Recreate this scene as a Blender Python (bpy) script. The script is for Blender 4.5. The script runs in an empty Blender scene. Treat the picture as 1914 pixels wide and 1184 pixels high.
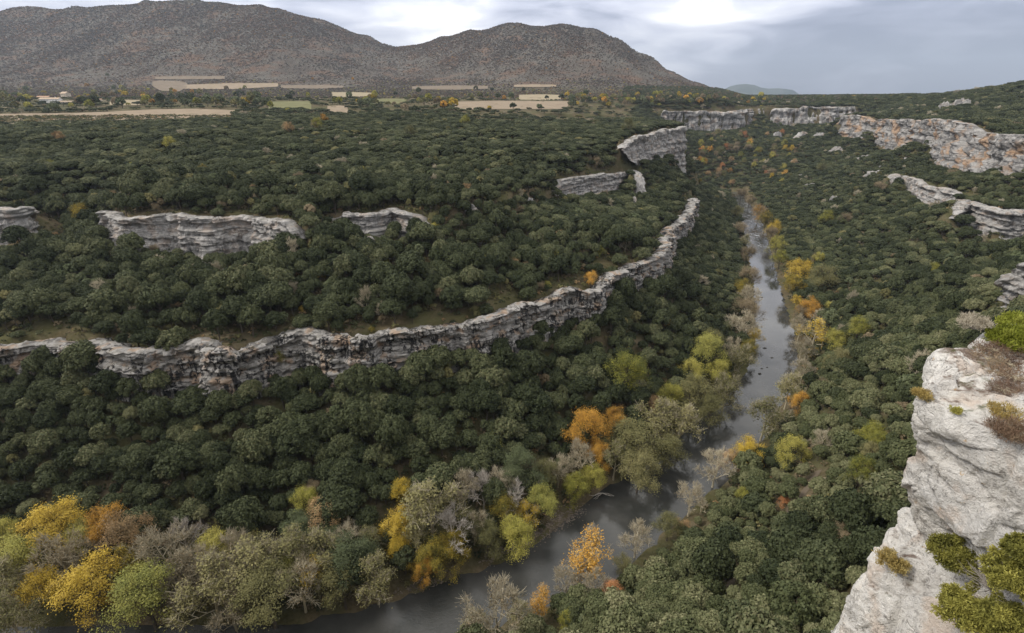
import bpy, bmesh, math, random
import numpy as np
from mathutils import Vector, Matrix
R = math.radians
C = bpy.context.scene.collection
scene = bpy.context.scene
# ------------------------------------------------------------------ camera
CAMZ = 140.0
PITCH = math.atan(412.0/957.0)
cam_d = bpy.data.cameras.new('camera'); cam = bpy.data.objects.new('camera', cam_d); C.objects.link(cam)
cam.location = (0, 0, CAMZ); cam.rotation_euler = (math.pi/2 - PITCH, 0, 0)
cam_d.sensor_width = 36; cam_d.lens = 18.0; cam_d.clip_start = 0.3; cam_d.clip_end = 40000
scene.camera = cam
scene.view_settings.view_transform = 'Standard'; scene.view_settings.look = 'None'
scene.view_settings.gamma = 1.0; scene.view_settings.exposure = 0.90
# ------------------------------------------------------------------ sky
SUN_EL, SUN_AZ = R(44), R(264)      # azimuth clockwise from +Y : from the left
world = bpy.data.worlds.new('World'); scene.world = world; world.use_nodes = True
nt = world.node_tree; nt.nodes.clear()
def wn(t, **k):
    n = nt.nodes.new(t)
    for a, b in k.items(): setattr(n, a, b)
    return n
def wl(a, b): nt.links.new(a, b)
def wmath(op, a, b=None, clamp=False):
    n = wn('ShaderNodeMath', operation=op); n.use_clamp = clamp
    for i, s in enumerate((a, b)):
        if s is None: continue
        if hasattr(s, 'is_output'): wl(s, n.inputs[i])
        else: n.inputs[i].default_value = s
    return n.outputs[0]
tc = wn('ShaderNodeTexCoord'); sepw = wn('ShaderNodeSeparateXYZ'); wl(tc.outputs['Generated'], sepw.inputs[0])
sky = wn('ShaderNodeTexSky', sky_type='NISHITA'); sky.sun_disc = False
sky.sun_elevation = SUN_EL; sky.sun_rotation = SUN_AZ
bg_sky = wn('ShaderNodeBackground'); wl(sky.outputs[0], bg_sky.inputs[0]); bg_sky.inputs[1].default_value = 0.1
def cloud_noise(scale, detail, squash, loc=(0,0,0), dist=0.4):
    mp = wn('ShaderNodeMapping'); mp.inputs['Scale'].default_value = (1, 1, squash); mp.inputs['Location'].default_value = loc
    wl(tc.outputs['Generated'], mp.inputs[0])
    n = wn('ShaderNodeTexNoise'); n.inputs['Scale'].default_value = scale; n.inputs['Detail'].default_value = detail
    n.inputs['Distortion'].default_value = dist; wl(mp.outputs[0], n.inputs[0]); return n.outputs[0]
n1 = cloud_noise(2.6, 6, 3.2, (0.3, 0.1, 0.2)); n2 = cloud_noise(7.0, 8, 4.0, (2, 1, 0), 0.8)
def dirdot(u, v, width, gain, stretch=3.0):
    # bright opening in the cloud deck around a compass direction, wider than high
    d = Vector(((u-957)/957, 0, 0)); dy = (592-v)/957
    w = Vector(((u-957)/957, math.cos(PITCH)+math.sin(PITCH)*dy, -math.sin(PITCH)+math.cos(PITCH)*dy)).normalized()
    sx = wmath('SUBTRACT', sepw.outputs[0], w.x); sy = wmath('SUBTRACT', sepw.outputs[1], w.y); sz = wmath('MULTIPLY', wmath('SUBTRACT', sepw.outputs[2], w.z), stretch)
    r2 = wmath('ADD', wmath('ADD', wmath('MULTIPLY', sx, sx), wmath('MULTIPLY', sy, sy)), wmath('MULTIPLY', sz, sz))
    return wmath('MULTIPLY', wmath('POWER', 2.718, wmath('MULTIPLY', r2, -1.0/(width*width))), gain)
glow = wmath('ADD', wmath('ADD', dirdot(880, 30, .10, .42, 1.6), dirdot(1225, 92, .12, .36, 2.4)), wmath('ADD', dirdot(1440, 40, .12, .38, 3.0), dirdot(1080, 10, .3, .05, 3)))
dark = wmath('ADD', dirdot(1700, 120, .38, .50, 2.6), wmath('ADD', dirdot(620, 40, .12, .22, 2), dirdot(1580, 45, .12, .25, 4)))
val = wmath('ADD', wmath('MULTIPLY', wmath('SUBTRACT', n1, .5), 1.9), wmath('MULTIPLY', wmath('SUBTRACT', n2, .5), 1.2))
val = wmath('ADD', wmath('ADD', val, .5), wmath('SUBTRACT', glow, dark))
ramp = wn('ShaderNodeValToRGB'); wl(val, ramp.inputs[0])
cr = ramp.color_ramp; cr.elements[0].position = 0.0; cr.elements[0].color = (.24, .26, .35, 1)
cr.elements[1].position = 1.0; cr.elements[1].color = (1.1, 1.09, 1.11, 1)
for p, c in ((.3, (.35, .37, .47, 1)), (.5, (.54, .555, .66, 1)), (.75, (.76, .765, .84, 1))):
    e = cr.elements.new(p); e.color = c
bg_cl = wn('ShaderNodeBackground')
mxn = wn('ShaderNodeMix', data_type='RGBA'); wl(wmath('MULTIPLY', wmath('SUBTRACT', sepw.outputs[2], .18), 2.5, True), mxn.inputs[0]); wl(ramp.outputs[0], mxn.inputs[6]); mxn.inputs[7].default_value = (.66, .645, .62, 1)
wl(mxn.outputs[2], bg_cl.inputs[0])
# the deck is brighter overhead than at the horizon
up = wmath('MAXIMUM', sepw.outputs[2], 0.0)
SKYUP = .80
wl(wmath('ADD', wmath('MULTIPLY', wmath('MINIMUM', wmath('MULTIPLY', up, 2.6), 1.0), SKYUP), .47), bg_cl.inputs[1])
mixw = wn('ShaderNodeMixShader'); mixw.inputs[0].default_value = .93
wl(bg_sky.outputs[0], mixw.inputs[1]); wl(bg_cl.outputs[0], mixw.inputs[2])
wo = wn('ShaderNodeOutputWorld'); wl(mixw.outputs[0], wo.inputs[0])
# ------------------------------------------------------------------ sun (diffused by the overcast)
sd = bpy.data.lights.new('sun', 'SUN'); sun = bpy.data.objects.new('sun', sd); C.objects.link(sun)
sd.energy = 1.5; sd.angle = R(14); sd.color = (1, .95, .87)
sdir = Vector((math.sin(SUN_AZ)*math.cos(SUN_EL), math.cos(SUN_AZ)*math.cos(SUN_EL), math.sin(SUN_EL)))
sun.rotation_euler = sdir.to_track_quat('Z', 'Y').to_euler()

# ------------------------------------------------------------------ helpers
rng = np.random.default_rng(7); random.seed(7)
def uvray(u, v):
    u = np.asarray(u, float); v = np.asarray(v, float)
    dx = (u-957)/957; dy = (592-v)/957
    return dx, math.cos(PITCH)+math.sin(PITCH)*dy, -math.sin(PITCH)+math.cos(PITCH)*dy
def at(u, v, z):
    dx, dY, dz = uvray(u, v); t = (z-CAMZ)/dz
    return np.array((dx*t, dY*t, z))
def at_t(u, v, t):
    dx, dY, dz = uvray(u, v); return np.array((dx*t, dY*t, CAMZ+dz*t))
def proj(P):
    P = np.atleast_2d(P); x, y, z = P[:,0], P[:,1], P[:,2]-CAMZ
    f = y*math.cos(PITCH) - z*math.sin(PITCH); u_ = y*math.sin(PITCH) + z*math.cos(PITCH)
    f = np.where(f < .5, .5, f)
    return 957 + 957*x/f, 592 - 957*u_/f, f
def _h(ix, iy, iz, seed):
    n = (ix.astype(np.int64)*374761393 + iy.astype(np.int64)*668265263 + iz.astype(np.int64)*2147483647 + seed*1274126177) & 0xffffffff
    n = ((n ^ (n >> 13)) * 1274126177) & 0xffffffff
    n = ((n ^ (n >> 16)) * 2246822519) & 0xffffffff
    return ((n ^ (n >> 15)) & 0xffffff) / float(0xffffff)
def vnoise(x, y, z, seed=0):
    x, y, z = np.broadcast_arrays(np.asarray(x, float), np.asarray(y, float), np.asarray(z, float))
    ix, iy, iz = np.floor(x), np.floor(y), np.floor(z)
    fx, fy, fz = x-ix, y-iy, z-iz
    fx, fy, fz = [f*f*f*(f*(f*6-15)+10) for f in (fx, fy, fz)]
    r = 0
    for a in (0, 1):
        for b in (0, 1):
            for c in (0, 1):
                r = r + _h(ix+a, iy+b, iz+c, seed)*(fx if a else 1-fx)*(fy if b else 1-fy)*(fz if c else 1-fz)
    return r*2-1
def fbm(x, y, z, octv=4, seed=0, gain=.5):
    r = 0; a = 1; s = 0
    for o in range(octv):
        k = 2.03**o
        r = r + a*vnoise(np.asarray(x)*k+o*17.3, np.asarray(y)*k+o*5.1, np.asarray(z)*k+o*9.7, seed+o); s += a; a *= gain
    return r/s
def tag(o, label=None, cat=None, group=None, kind=None):
    if label: o['label'] = label
    if cat: o['category'] = cat
    if group: o['group'] = group
    if kind: o['kind'] = kind
    return o
def mesh_np(name, V, F, mats, midx=None, smooth=False):
    me = bpy.data.meshes.new(name)
    V = np.asarray(V, np.float32)
    if isinstance(F, np.ndarray):
        n, k = F.shape
        me.vertices.add(len(V)); me.vertices.foreach_set('co', V.ravel())
        me.loops.add(n*k); me.loops.foreach_set('vertex_index', F.astype(np.int32).ravel())
        me.polygons.add(n); me.polygons.foreach_set('loop_start', np.arange(0, n*k, k, dtype=np.int32))
        me.update(calc_edges=True)
    else:
        me.from_pydata(V.tolist(), [], F)
    for m in (mats if isinstance(mats, (list, tuple)) else [mats]): me.materials.append(m)
    if midx is not None: me.polygons.foreach_set('material_index', np.asarray(midx, np.int32))
    if smooth: me.polygons.foreach_set('use_smooth', np.ones(len(me.polygons), bool))
    me.validate(); me.update()
    return me
def link(name, me, parent=None):
    o = bpy.data.objects.new(name, me); C.objects.link(o)
    if parent: o.parent = parent
    return o
def grid_faces(nr, nc):
    i = np.arange(nr-1)[:,None]*nc + np.arange(nc-1)[None,:]
    return np.stack([i, i+1, i+nc+1, i+nc], -1).reshape(-1, 4)
class MB:
    def __init__(s): s.V = []; s.F = []; s.M = []; s.n = 0
    def add(s, V, F, m=0):
        V = np.asarray(V, float); s.V.append(V); s.F += [[i+s.n for i in f] for f in F]; s.M += [m]*len(F); s.n += len(V)
    def quads(s, V, m=0):         # V (N*4,3)
        k = len(V)//4; a = np.arange(k*4).reshape(k, 4)+s.n
        s.V.append(V); s.F += a.tolist(); s.M += [m]*k; s.n += len(V)
    def box(s, c, size, m=0, rz=0):
        x, y, z = [q/2 for q in size]; cs, sn = math.cos(rz), math.sin(rz)
        V = [(c[0]+a*x*cs-b*y*sn, c[1]+a*x*sn+b*y*cs, c[2]+d*z) for d in (-1,1) for b in (-1,1) for a in (-1,1)]
        s.add(V, [(0,2,3,1),(4,5,7,6),(0,1,5,4),(2,6,7,3),(0,4,6,2),(1,3,7,5)], m)
    def tube(s, p0, p1, r0, r1, k=4, m=0):
        p0 = np.asarray(p0, float); p1 = np.asarray(p1, float); d = p1-p0; L = np.linalg.norm(d)
        if L < 1e-6: return
        d /= L; a = np.cross(d, (0,0,1.) if abs(d[2]) < .9 else (1.,0,0)); a /= np.linalg.norm(a); b = np.cross(d, a)
        th = np.arange(k)*2*math.pi/k
        ring = np.cos(th)[:,None]*a + np.sin(th)[:,None]*b
        V = np.vstack([p0+ring*r0, p1+ring*r1])
        s.add(V, [(i, (i+1)%k, k+(i+1)%k, k+i) for i in range(k)], m)
    def mesh(s, name, mats, smooth=False):
        return mesh_np(name, np.vstack(s.V), s.F, mats, s.M, smooth)
ICO = {}
def ico(n):
    if n not in ICO:
        bm = bmesh.new(); bmesh.ops.create_icosphere(bm, subdivisions=n, radius=1)
        ICO[n] = (np.array([v.co for v in bm.verts]), [[v.index for v in f.verts] for f in bm.faces]); bm.free()
    return ICO[n]
# ------------------------------------------------------------------ materials
class NB:
    def __init__(s, name, rough=.9, spec=.15):
        s.m = bpy.data.materials.new(name); s.m.use_nodes = True; s.t = s.m.node_tree; s.t.nodes.clear()
        s.out = s.n('ShaderNodeOutputMaterial'); s.p = s.n('ShaderNodeBsdfPrincipled'); s.l(s.p.outputs[0], s.out.inputs[0])
        s.p.inputs['Roughness'].default_value = rough; s.p.inputs['Specular IOR Level'].default_value = spec
        s.co = None
    def n(s, t, **k):
        x = s.t.nodes.new(t)
        for a, b in k.items(): setattr(x, a, b)
        return x
    def l(s, a, b): s.t.links.new(a, b)
    def set(s, sock, v):
        if hasattr(v, 'is_output'): s.l(v, sock)
        else: sock.default_value = v
    def coord(s, kind='Object'):
        x = s.n('ShaderNodeTexCoord'); return x.outputs[kind]
    def pos(s): return s.n('ShaderNodeNewGeometry').outputs['Position']
    def noise(s, co, scale, detail=4, sc=(1,1,1), dist=0, rough=.55):
        if sc != (1,1,1):
            mp = s.n('ShaderNodeMapping'); mp.inputs['Scale'].default_value = sc; s.l(co, mp.inputs[0]); co = mp.outputs[0]
        x = s.n('ShaderNodeTexNoise'); x.inputs['Scale'].default_value = scale; x.inputs['Detail'].default_value = detail
        x.inputs['Distortion'].default_value = dist; x.inputs['Roughness'].default_value = rough
        s.l(co, x.inputs[0]); return x.outputs[0]
    def voro(s, co, scale, feature='F1', sc=(1,1,1)):
        if sc != (1,1,1):
            mp = s.n('ShaderNodeMapping'); mp.inputs['Scale'].default_value = sc; s.l(co, mp.inputs[0]); co = mp.outputs[0]
        x = s.n('ShaderNodeTexVoronoi', feature=feature); x.inputs['Scale'].default_value = scale; s.l(co, x.inputs[0]); return x
    def ramp(s, fac, stops):
        x = s.n('ShaderNodeValToRGB'); e = x.color_ramp.elements
        c4 = lambda c: (*c, 1) if not isinstance(c, (int, float)) else (c, c, c, 1)
        e[0].position = stops[0][0]; e[0].color = c4(stops[0][1]); e[1].position = stops[-1][0]; e[1].color = c4(stops[-1][1])
        for p, c in stops[1:-1]: q = e.new(p); q.color = c4(c)
        s.l(fac, x.inputs[0]); return x.outputs[0]
    def mix(s, f, a, b, mode='MIX'):
        x = s.n('ShaderNodeMix', data_type='RGBA', blend_type=mode)
        s.set(x.inputs[0], f)
        s.set(x.inputs[6], (*a, 1) if isinstance(a, tuple) else a); s.set(x.inputs[7], (*b, 1) if isinstance(b, tuple) else b)
        return x.outputs[2]
    def math(s, op, a, b=0, clamp=False):
        x = s.n('ShaderNodeMath', operation=op); x.use_clamp = clamp; s.set(x.inputs[0], a); s.set(x.inputs[1], b); return x.outputs[0]
    def bump(s, h, strength=.5, dist=1.0):
        x = s.n('ShaderNodeBump'); x.inputs['Strength'].default_value = strength; x.inputs['Distance'].default_value = dist
        s.l(h, x.inputs['Height']); s.l(x.outputs[0], s.p.inputs['Normal'])
    def base(s, c): s.set(s.p.inputs['Base Color'], (*c, 1) if isinstance(c, tuple) else c)
def foliage(name, stops, rough=.75, spec=.2, nscale=1.0, trans=0.0):
    """colour differs from tree to tree and from leaf clump to leaf clump"""
    b = NB(name, rough, spec)
    oi = b.n('ShaderNodeObjectInfo'); co = b.coord()
    nz = b.noise(co, nscale, 3)
    f = b.math('ADD', b.math('MULTIPLY', oi.outputs['Random'], .7), b.math('MULTIPLY', b.math('SUBTRACT', nz, .40), 1.5), True)
    b.base(b.ramp(f, stops))
    if trans: 
        b.p.inputs['Transmission Weight'].default_value = 0
    return b.m
M = {}
M['oak'] = foliage('holm_oak_foliage', [(0, (0.019, 0.027, 0.010)), (.3, (0.033, 0.041, 0.016)), (.6, (0.055, 0.065, 0.028)), (.82, (0.093, 0.101, 0.046)), (1, (0.142, 0.139, 0.072))], nscale=1.8)
M['oak_warm'] = foliage('grey_green_foliage', [(0, (0.047, 0.057, 0.022)), (.4, (0.086, 0.096, 0.041)), (.75, (0.142, 0.146, 0.069)), (1, (0.215, 0.206, 0.112))], nscale=1.8)
M['yellow'] = foliage('yellow_leaves', [(0, (0.086, 0.082, 0.017)), (.3, (0.224, 0.172, 0.026)), (.65, (0.413, 0.284, 0.030)), (1, (0.516, 0.370, 0.069))], nscale=.7)
M['orange'] = foliage('orange_leaves', [(0, (0.138, 0.086, 0.026)), (.35, (0.361, 0.189, 0.030)), (.7, (0.516, 0.275, 0.043)), (1, (0.568, 0.361, 0.103))], nscale=.7)
M['peach'] = foliage('peach_leaves', [(0, (0.146, 0.103, 0.052)), (.5, (0.310, 0.198, 0.095)), (1, (0.447, 0.310, 0.155))], nscale=.7)
M['russet'] = foliage('russet_leaves', [(0, (0.155, 0.077, 0.034)), (.5, (0.344, 0.138, 0.052)), (1, (0.447, 0.224, 0.095))], nscale=.7)
M['lime'] = foliage('yellow_green_leaves', [(0, (0.077, 0.086, 0.017)), (.4, (0.215, 0.206, 0.034)), (1, (0.430, 0.378, 0.095))], nscale=.7)
M['olive'] = foliage('olive_leaves', [(0, (0.069, 0.069, 0.024)), (.5, (0.142, 0.133, 0.052)), (1, (0.241, 0.215, 0.095))], nscale=.9)
M['sage'] = foliage('sage_leaves', [(0, (0.052, 0.065, 0.030)), (.5, (0.095, 0.112, 0.052)), (1, (0.146, 0.159, 0.086))], nscale=.7)
M['brown'] = foliage('brown_leaves', [(0, (0.103, 0.079, 0.043)), (.5, (0.189, 0.146, 0.086)), (1, (0.284, 0.224, 0.138))], nscale=.7)
M['pale'] = foliage('pale_yellow_green_leaves', [(0, (0.163, 0.172, 0.043)), (.5, (0.310, 0.292, 0.069)), (1, (0.482, 0.430, 0.129))], nscale=.7)
def bark(name, a, b_):
    b = NB(name, .9, .1); oi = b.n('ShaderNodeObjectInfo')
    n = b.noise(b.coord(), 3, 4, (1,1,.3)); f = b.math('ADD', b.math('MULTIPLY', n, .7), b.math('MULTIPLY', oi.outputs['Random'], .4), True)
    b.base(b.ramp(f, [(.2, a), (.8, b_)])); return b.m
M['bark'] = bark('dark_bark', (.05, .04, .032), (.12, .10, .08))
M['twig'] = bark('grey_brown_twigs', (.24, .21, .15), (.52, .46, .34))
M['twig_pale'] = bark('pale_twigs', (.26, .23, .20), (.48, .44, .40))
# ------------------------------------------------------------------ terrain : measured lines (photo ray, height) -> plan positions
def wall(lst, z=None, t=None, back=1.2, sink=4.5):
    """lst of (u, v_top, v_base[, z_top or -range]) -> top and base polylines of a near vertical wall"""
    T, B = [], []
    for e in lst:
        q = e[3] if len(e) > 3 else None
        T.append(at_t(e[0], e[1], -q) if q is not None and q < 0 else at(e[0], e[1], q if q is not None else z))
    T = np.array(T)
    for i, e in enumerate(lst):
        dx, dY, dz = uvray(e[0], e[2]); p = T[i]; tb = (p[1]-back)/dY; best = 1e9; t0 = tb
        for a, c in zip(T[:-1], T[1:]):          # where the sight line to the foot meets the vertical face under the rim line
            ex, ey = c[0]-a[0], c[1]-a[1]; det = dx*(-ey)+ex*dY
            if abs(det) < 1e-6: continue
            tt = (a[0]*(-ey)+ex*a[1])/det; s = (dx*a[1]-dY*a[0])/det
            if -.3 < s < 1.3 and abs(tt-t0) < min(best, .09*t0): best = abs(tt-t0); tb = tt-back
        B.append(np.array((dx*tb, dY*tb, CAMZ+dz*tb-sink)))   # trees hide the foot : it stands lower than it shows
    return T, np.array(B)
cl1 = [(-420,632,680),(-220,628,676),(-100,630,680),(0,643,683),(36,635,672),(95,628,652),(154,639,676),(205,639,667),(256,654,700),(311,646,710),(366,639,705),(421,652,708),(457,646,703),(512,628,694),(567,621,685),(622,635,692),(673,628,686),(765,621,675),(856,599,650),(911,591,636),(966,569,620),(1039,547,592),(1075,540,580),(1119,533,570),(1141,507,545),(1185,496,532),(1229,480,508),(1251,430,462),(1277,401,428),(1300,365,390)]
T1, B1 = wall(cl1, 56, sink=3.6)
cl2a = [(192,386,405),(227,405,438),(293,402,446),(366,403,449),(392,405,463),(457,400,473),(512,410,464),(566,420,462)]
cl2b = [(615,401,418),(637,399,434),(699,399,424),(728,390,421),(797,400,418)]
cl2c = [(1032,340,366),(1083,333,358),(1130,325,352),(1185,316,366),(1192,330,388)]
clL = [(-260,385,490,86),(-120,392,500,86),(0,391,503,86),(30,392,472,86),(52,389,428,86),(66,383,408,86)]
T2a, B2a = wall(cl2a, 86); T2b, B2b = wall(cl2b, 86)
T2c, B2c = wall([(u, a, b, z) for (u, a, b), z in zip(cl2c, (84.5, 83.5, 82.5, 81.5, 79.5))])
TL, BL = wall(clL)
cl3 = [(1168,260,280,107.5),(1185,256,291,107.5),(1240,241,290,110),(1262,239,300,110),(1281,237,310,110)]
T3, B3 = wall(cl3)
cl4 = [(1236,207,222,-1010),(1271,209,244,-1010),(1305,208,243,-1010),(1361,209,239,-1020),(1396,205,234,-1030),(1441,204,232,-1035)]
cl5 = [(1439,204,234,-1030),(1470,203,232,-1020),(1493,205,227,-1015),(1500,199,226,-1010),(1527,202,226,-1000),(1555,199,230,-980),(1604,199,224,-960)]
cl6 = [(1570,218,250,-880),(1600,216,255,-840),(1618,216,262,-810),(1636,227,268,-770),(1660,222,266,-740),(1722,226,282,-640),(1763,223,300,-570),(1817,233,312,-500),(1850,250,325,-455),(1914,252,348,-400),(2030,250,370,-350)]
T4, B4 = wall(cl4, back=3, sink=7); T5, B5 = wall(cl5, back=3, sink=7); T6, B6 = wall(cl6, back=2, sink=6)
cl7 = [(1664,334,354,68),(1682,324,358,68),(1744,348,373,69),(1800,361,376,70)]
cl8 = [(1785,393,412,70),(1803,375,410,71),(1850,388,440,72),(1872,398,478,72),(1914,395,486,73),(2010,400,505,74)]
T7, B7 = wall(cl7); T8, B8 = wall(cl8)
cl9 = [(1884,520,560,-205),(1900,492,578,-200),(1960,480,600,-190),(2060,470,620,-180)]
T9, B9 = wall(cl9)
# river banks, water level z = 0
bankL = [(1366,360),(1377,385),(1386,420),(1395,470),(1404,520),(1409,580),(1403,640),(1390,690),(1355,740),(1290,785),(1225,850),(1140,898),(1066,945),(1000,1010),(900,1055),(780,1100),(650,1140),(520,1163),(380,1168),(200,1162),(0,1164)]
bankR = [(1390,360),(1412,392),(1434,430),(1452,500),(1471,570),(1489,620),(1500,680),(1484,740),(1443,810),(1395,875),(1320,940),(1255,1002),(1190,1068),(1120,1110),(1040,1140),(900,1190)]
BL0 = np.array([at(u, v, 0)[:2] for u, v in bankL]); BL0 = np.vstack([BL0, [(-200, 108), (-300, 130), (-620, 150)]])
BR0 = np.array([at(u, v, 0)[:2] for u, v in bankR]); BR0 = np.vstack([BR0, [(-34, 88), (-75, 78), (-130, 70), (-200, 76), (-300, 98), (-620, 118)]])
BL0 = np.vstack([[(300, 845), (322, 815)], BL0]); BR0 = np.vstack([[(318, 862), (340, 830)], BR0])
# --- distant ground: one radial profile per compass column, measured from the ridge lines of the photograph
ridgeL = [(-700,60),(-300,35),(0,20),(130,13),(250,6),(300,1),(400,2),(460,7),(520,16),(600,36),(680,63),(720,80),(742,88),(780,87),(830,66),(880,51),(950,42),(1050,42),(1110,53),(1160,77),(1200,98),(1250,131),(1300,153),(1340,166)]
def ridge_col(u, v, yr):
    dx, dY, dz = uvray(u, v); t = yr/dY; zr = CAMZ+dz*t
    yb = 1750 if u < 900 else 1650; zb = 163 if u < 900 else 155
    zb = min(zb, 140+(zr-140)*.35)
    k = zr-zb
    prof = [(0,100),(400,112),(600,118.5),(700,123),(900,130.2),(1200,137),(1500,147),(yb,zb)]
    if u > 900: prof = [(0,100),(400,108),(600,112),(700,115),(900,124),(1200,133),(1450,min(143,zb)),(yb,zb)]
    prof += [(yb+(yr-yb)*f, zb+k*g) for f, g in ((.25,.13),(.5,.39),(.75,.71),(.9,.915),(1,1),(1.2,.9),(1.8,.3))] + [(20000, 140)]
    return (dx/dY, prof)
cols = []
for u, v in ridgeL:
    yr = np.interp(u, [0, 500, 742, 900, 1100, 1340], [2900, 2800, 3000, 2600, 2400, 2300])
    cols.append(ridge_col(u, v, yr))
def simple_col(u, pts): 
    dx, dY, dz = uvray(u, 185); cols.append((dx/dY, [(0,100),(600,108)]+pts))
simple_col(1400, [(1040,116),(1300,128),(1700,139),(2600,139.5),(20000,120)])
simple_col(1500, [(1030,117),(1300,131),(1600,139.5),(2600,140),(20000,120)])
simple_col(1600, [(960,122),(1200,136),(1500,140.5),(2600,140),(20000,120)])
simple_col(1700, [(720,114),(900,128),(1150,140.5),(2600,141),(20000,120)])
def top_col(u, v, y, pts):
    dx, dY, dz = uvray(u, v); z = CAMZ+dz*y/dY
    cols.append((dx/dY, [(0,100)]+pts+[(y*.82, z-6), (y, z),(y*1.15,z),(y*2,z-10),(20000,120)]))
top_col(1800, 176, 930, [(560,113),(700,130)])
top_col(1860, 166, 860, [(500,113),(620,132)])
top_col(1914, 157, 800, [(420,113),(520,129)])
top_col(2150, 140, 700, [(330,113),(430,129)])
top_col(2900, 120, 600, [(200,113),(330,129)])
FA = np.array([c[0] for c in cols]); 
FY = np.concatenate([np.arange(0, 4000, 20), np.geomspace(4000, 20000, 30)])
FZ = np.array([np.interp(FY, [p[0] for p in c[1]], [p[1] for p in c[1]]) for c in cols])
k5 = np.array([1, 2, 3, 2, 1])/9.
for _ in range(3): FZ[:, 2:-2] = np.apply_along_axis(lambda r_: np.convolve(r_, k5, 'same'), 1, FZ)[:, 2:-2]
def F_base(x, y):
    y = np.maximum(y, 40.); a = np.clip(x/y, FA[0], FA[-1])
    i = np.clip(np.searchsorted(FA, a)-1, 0, len(FA)-2); fa = (a-FA[i])/(FA[i+1]-FA[i]); fa = fa*fa*(3-2*fa)*.5+fa*.5
    j = np.clip(np.searchsorted(FY, y)-1, 0, len(FY)-2); fy = (y-FY[j])/(FY[j+1]-FY[j])
    return (FZ[i,j]*(1-fa)+FZ[i+1,j]*fa)*(1-fy)+(FZ[i,j+1]*(1-fa)+FZ[i+1,j+1]*fa)*fy
def Fz(x, y):
    z = F_base(x, y); w = np.clip((y-1650)/700, 0, 1)*np.clip((z-150)/100, 0, 1)
    return z + w*(15*fbm(x/260, y/420, 0, 4, 3) + 15*(1-np.abs(vnoise(x/130+.3*vnoise(x/300, y/300, 0, 5), y/900, 0, 8))*2)*.5) + fbm(x/60, y/60, 0, 3, 9)*.5
# --- near ground grid
GX0, GX1, GY0, GY1, GS = -602., 784., -70., 1302., 3.5
def solve(s, init=None):
    nx = int(round((GX1-GX0)/s))+1; ny = int(round((GY1-GY0)/s))+1
    xs = GX0+np.arange(nx)*s; ys = GY0+np.arange(ny)*s
    X, Y = np.meshgrid(xs, ys)
    val = np.zeros((ny, nx)); w = np.zeros((ny, nx))
    def put(P, z=None):
        P = np.asarray(P, float)
        if P.shape[1] == 2: P = np.column_stack([P, np.full(len(P), z)])
        Q = [P[:1]]
        for a, b in zip(P[:-1], P[1:]):
            n = max(1, int(np.linalg.norm((b-a)[:2])/(s*.5))); Q.append(a+(b-a)*(np.arange(1, n+1)/n)[:,None])
        Q = np.vstack(Q); i = np.round((Q[:,0]-GX0)/s).astype(int); j = np.round((Q[:,1]-GY0)/s).astype(int)
        ok = (i >= 0) & (i < nx) & (j >= 0) & (j < ny)
        np.add.at(val, (j[ok], i[ok]), Q[ok, 2]); np.add.at(w, (j[ok], i[ok]), 1)
    for f in CONS: put(*f)
    yb = ys[-1]
    edge = np.zeros_like(w, bool); edge[-1,:] = True; edge[:,0] |= ys > 380; edge[:,-1] |= ys > 420
    edge |= (Y > 650) & (X < -60+ (Y-650)*.2) & (X < 100); edge |= (Y > 1110)
    edge |= (X < -60) & (Y > 520)
    fz = F_base(X, Y)
    fix = w > 0; val[fix] /= w[fix]; val[edge] = fz[edge]; fix |= edge
    if init is None: Z = np.where(fix, val, 60.)
    else:
        (px, py, pz) = init
        ii = np.clip((xs-GX0)/px, 0, pz.shape[1]-1.001); jj = np.clip((ys-GY0)/px, 0, pz.shape[0]-1.001)
        i0 = ii.astype(int); j0 = jj.astype(int); fi = (ii-i0)[None,:]; fj = (jj-j0)[:,None]
        g = lambda a, b: pz[np.ix_(j0+b, i0+a)]
        Z = (g(0,0)*(1-fi)+g(1,0)*fi)*(1-fj)+(g(0,1)*(1-fi)+g(1,1)*fi)*fj
        Z[fix] = val[fix]
    for it in range(500 if init is None else 160):
        P = np.pad(Z, 1, mode='edge'); N = .25*(P[:-2,1:-1]+P[2:,1:-1]+P[1:-1,:-2]+P[1:-1,2:]); Z = np.where(fix, val, Z+1.0*(N-Z))
    return X, Y, Z, s
def offs(P, d):
    P = np.asarray(P)[:, :2]; tg = np.gradient(P, axis=0); n = np.stack([-tg[:,1], tg[:,0]], 1); n /= np.linalg.norm(n, axis=1)[:,None]+1e-9
    return P+n*d
def z3(P2, z): return np.column_stack([P2, np.broadcast_to(z, len(P2))])
def px(lst): return np.array([at(*e) for e in lst])
mid = (BL0[:len(BL0)]+0)
CONS = []
CONS += [(BL0, .35), (BR0, .35)]
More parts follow.
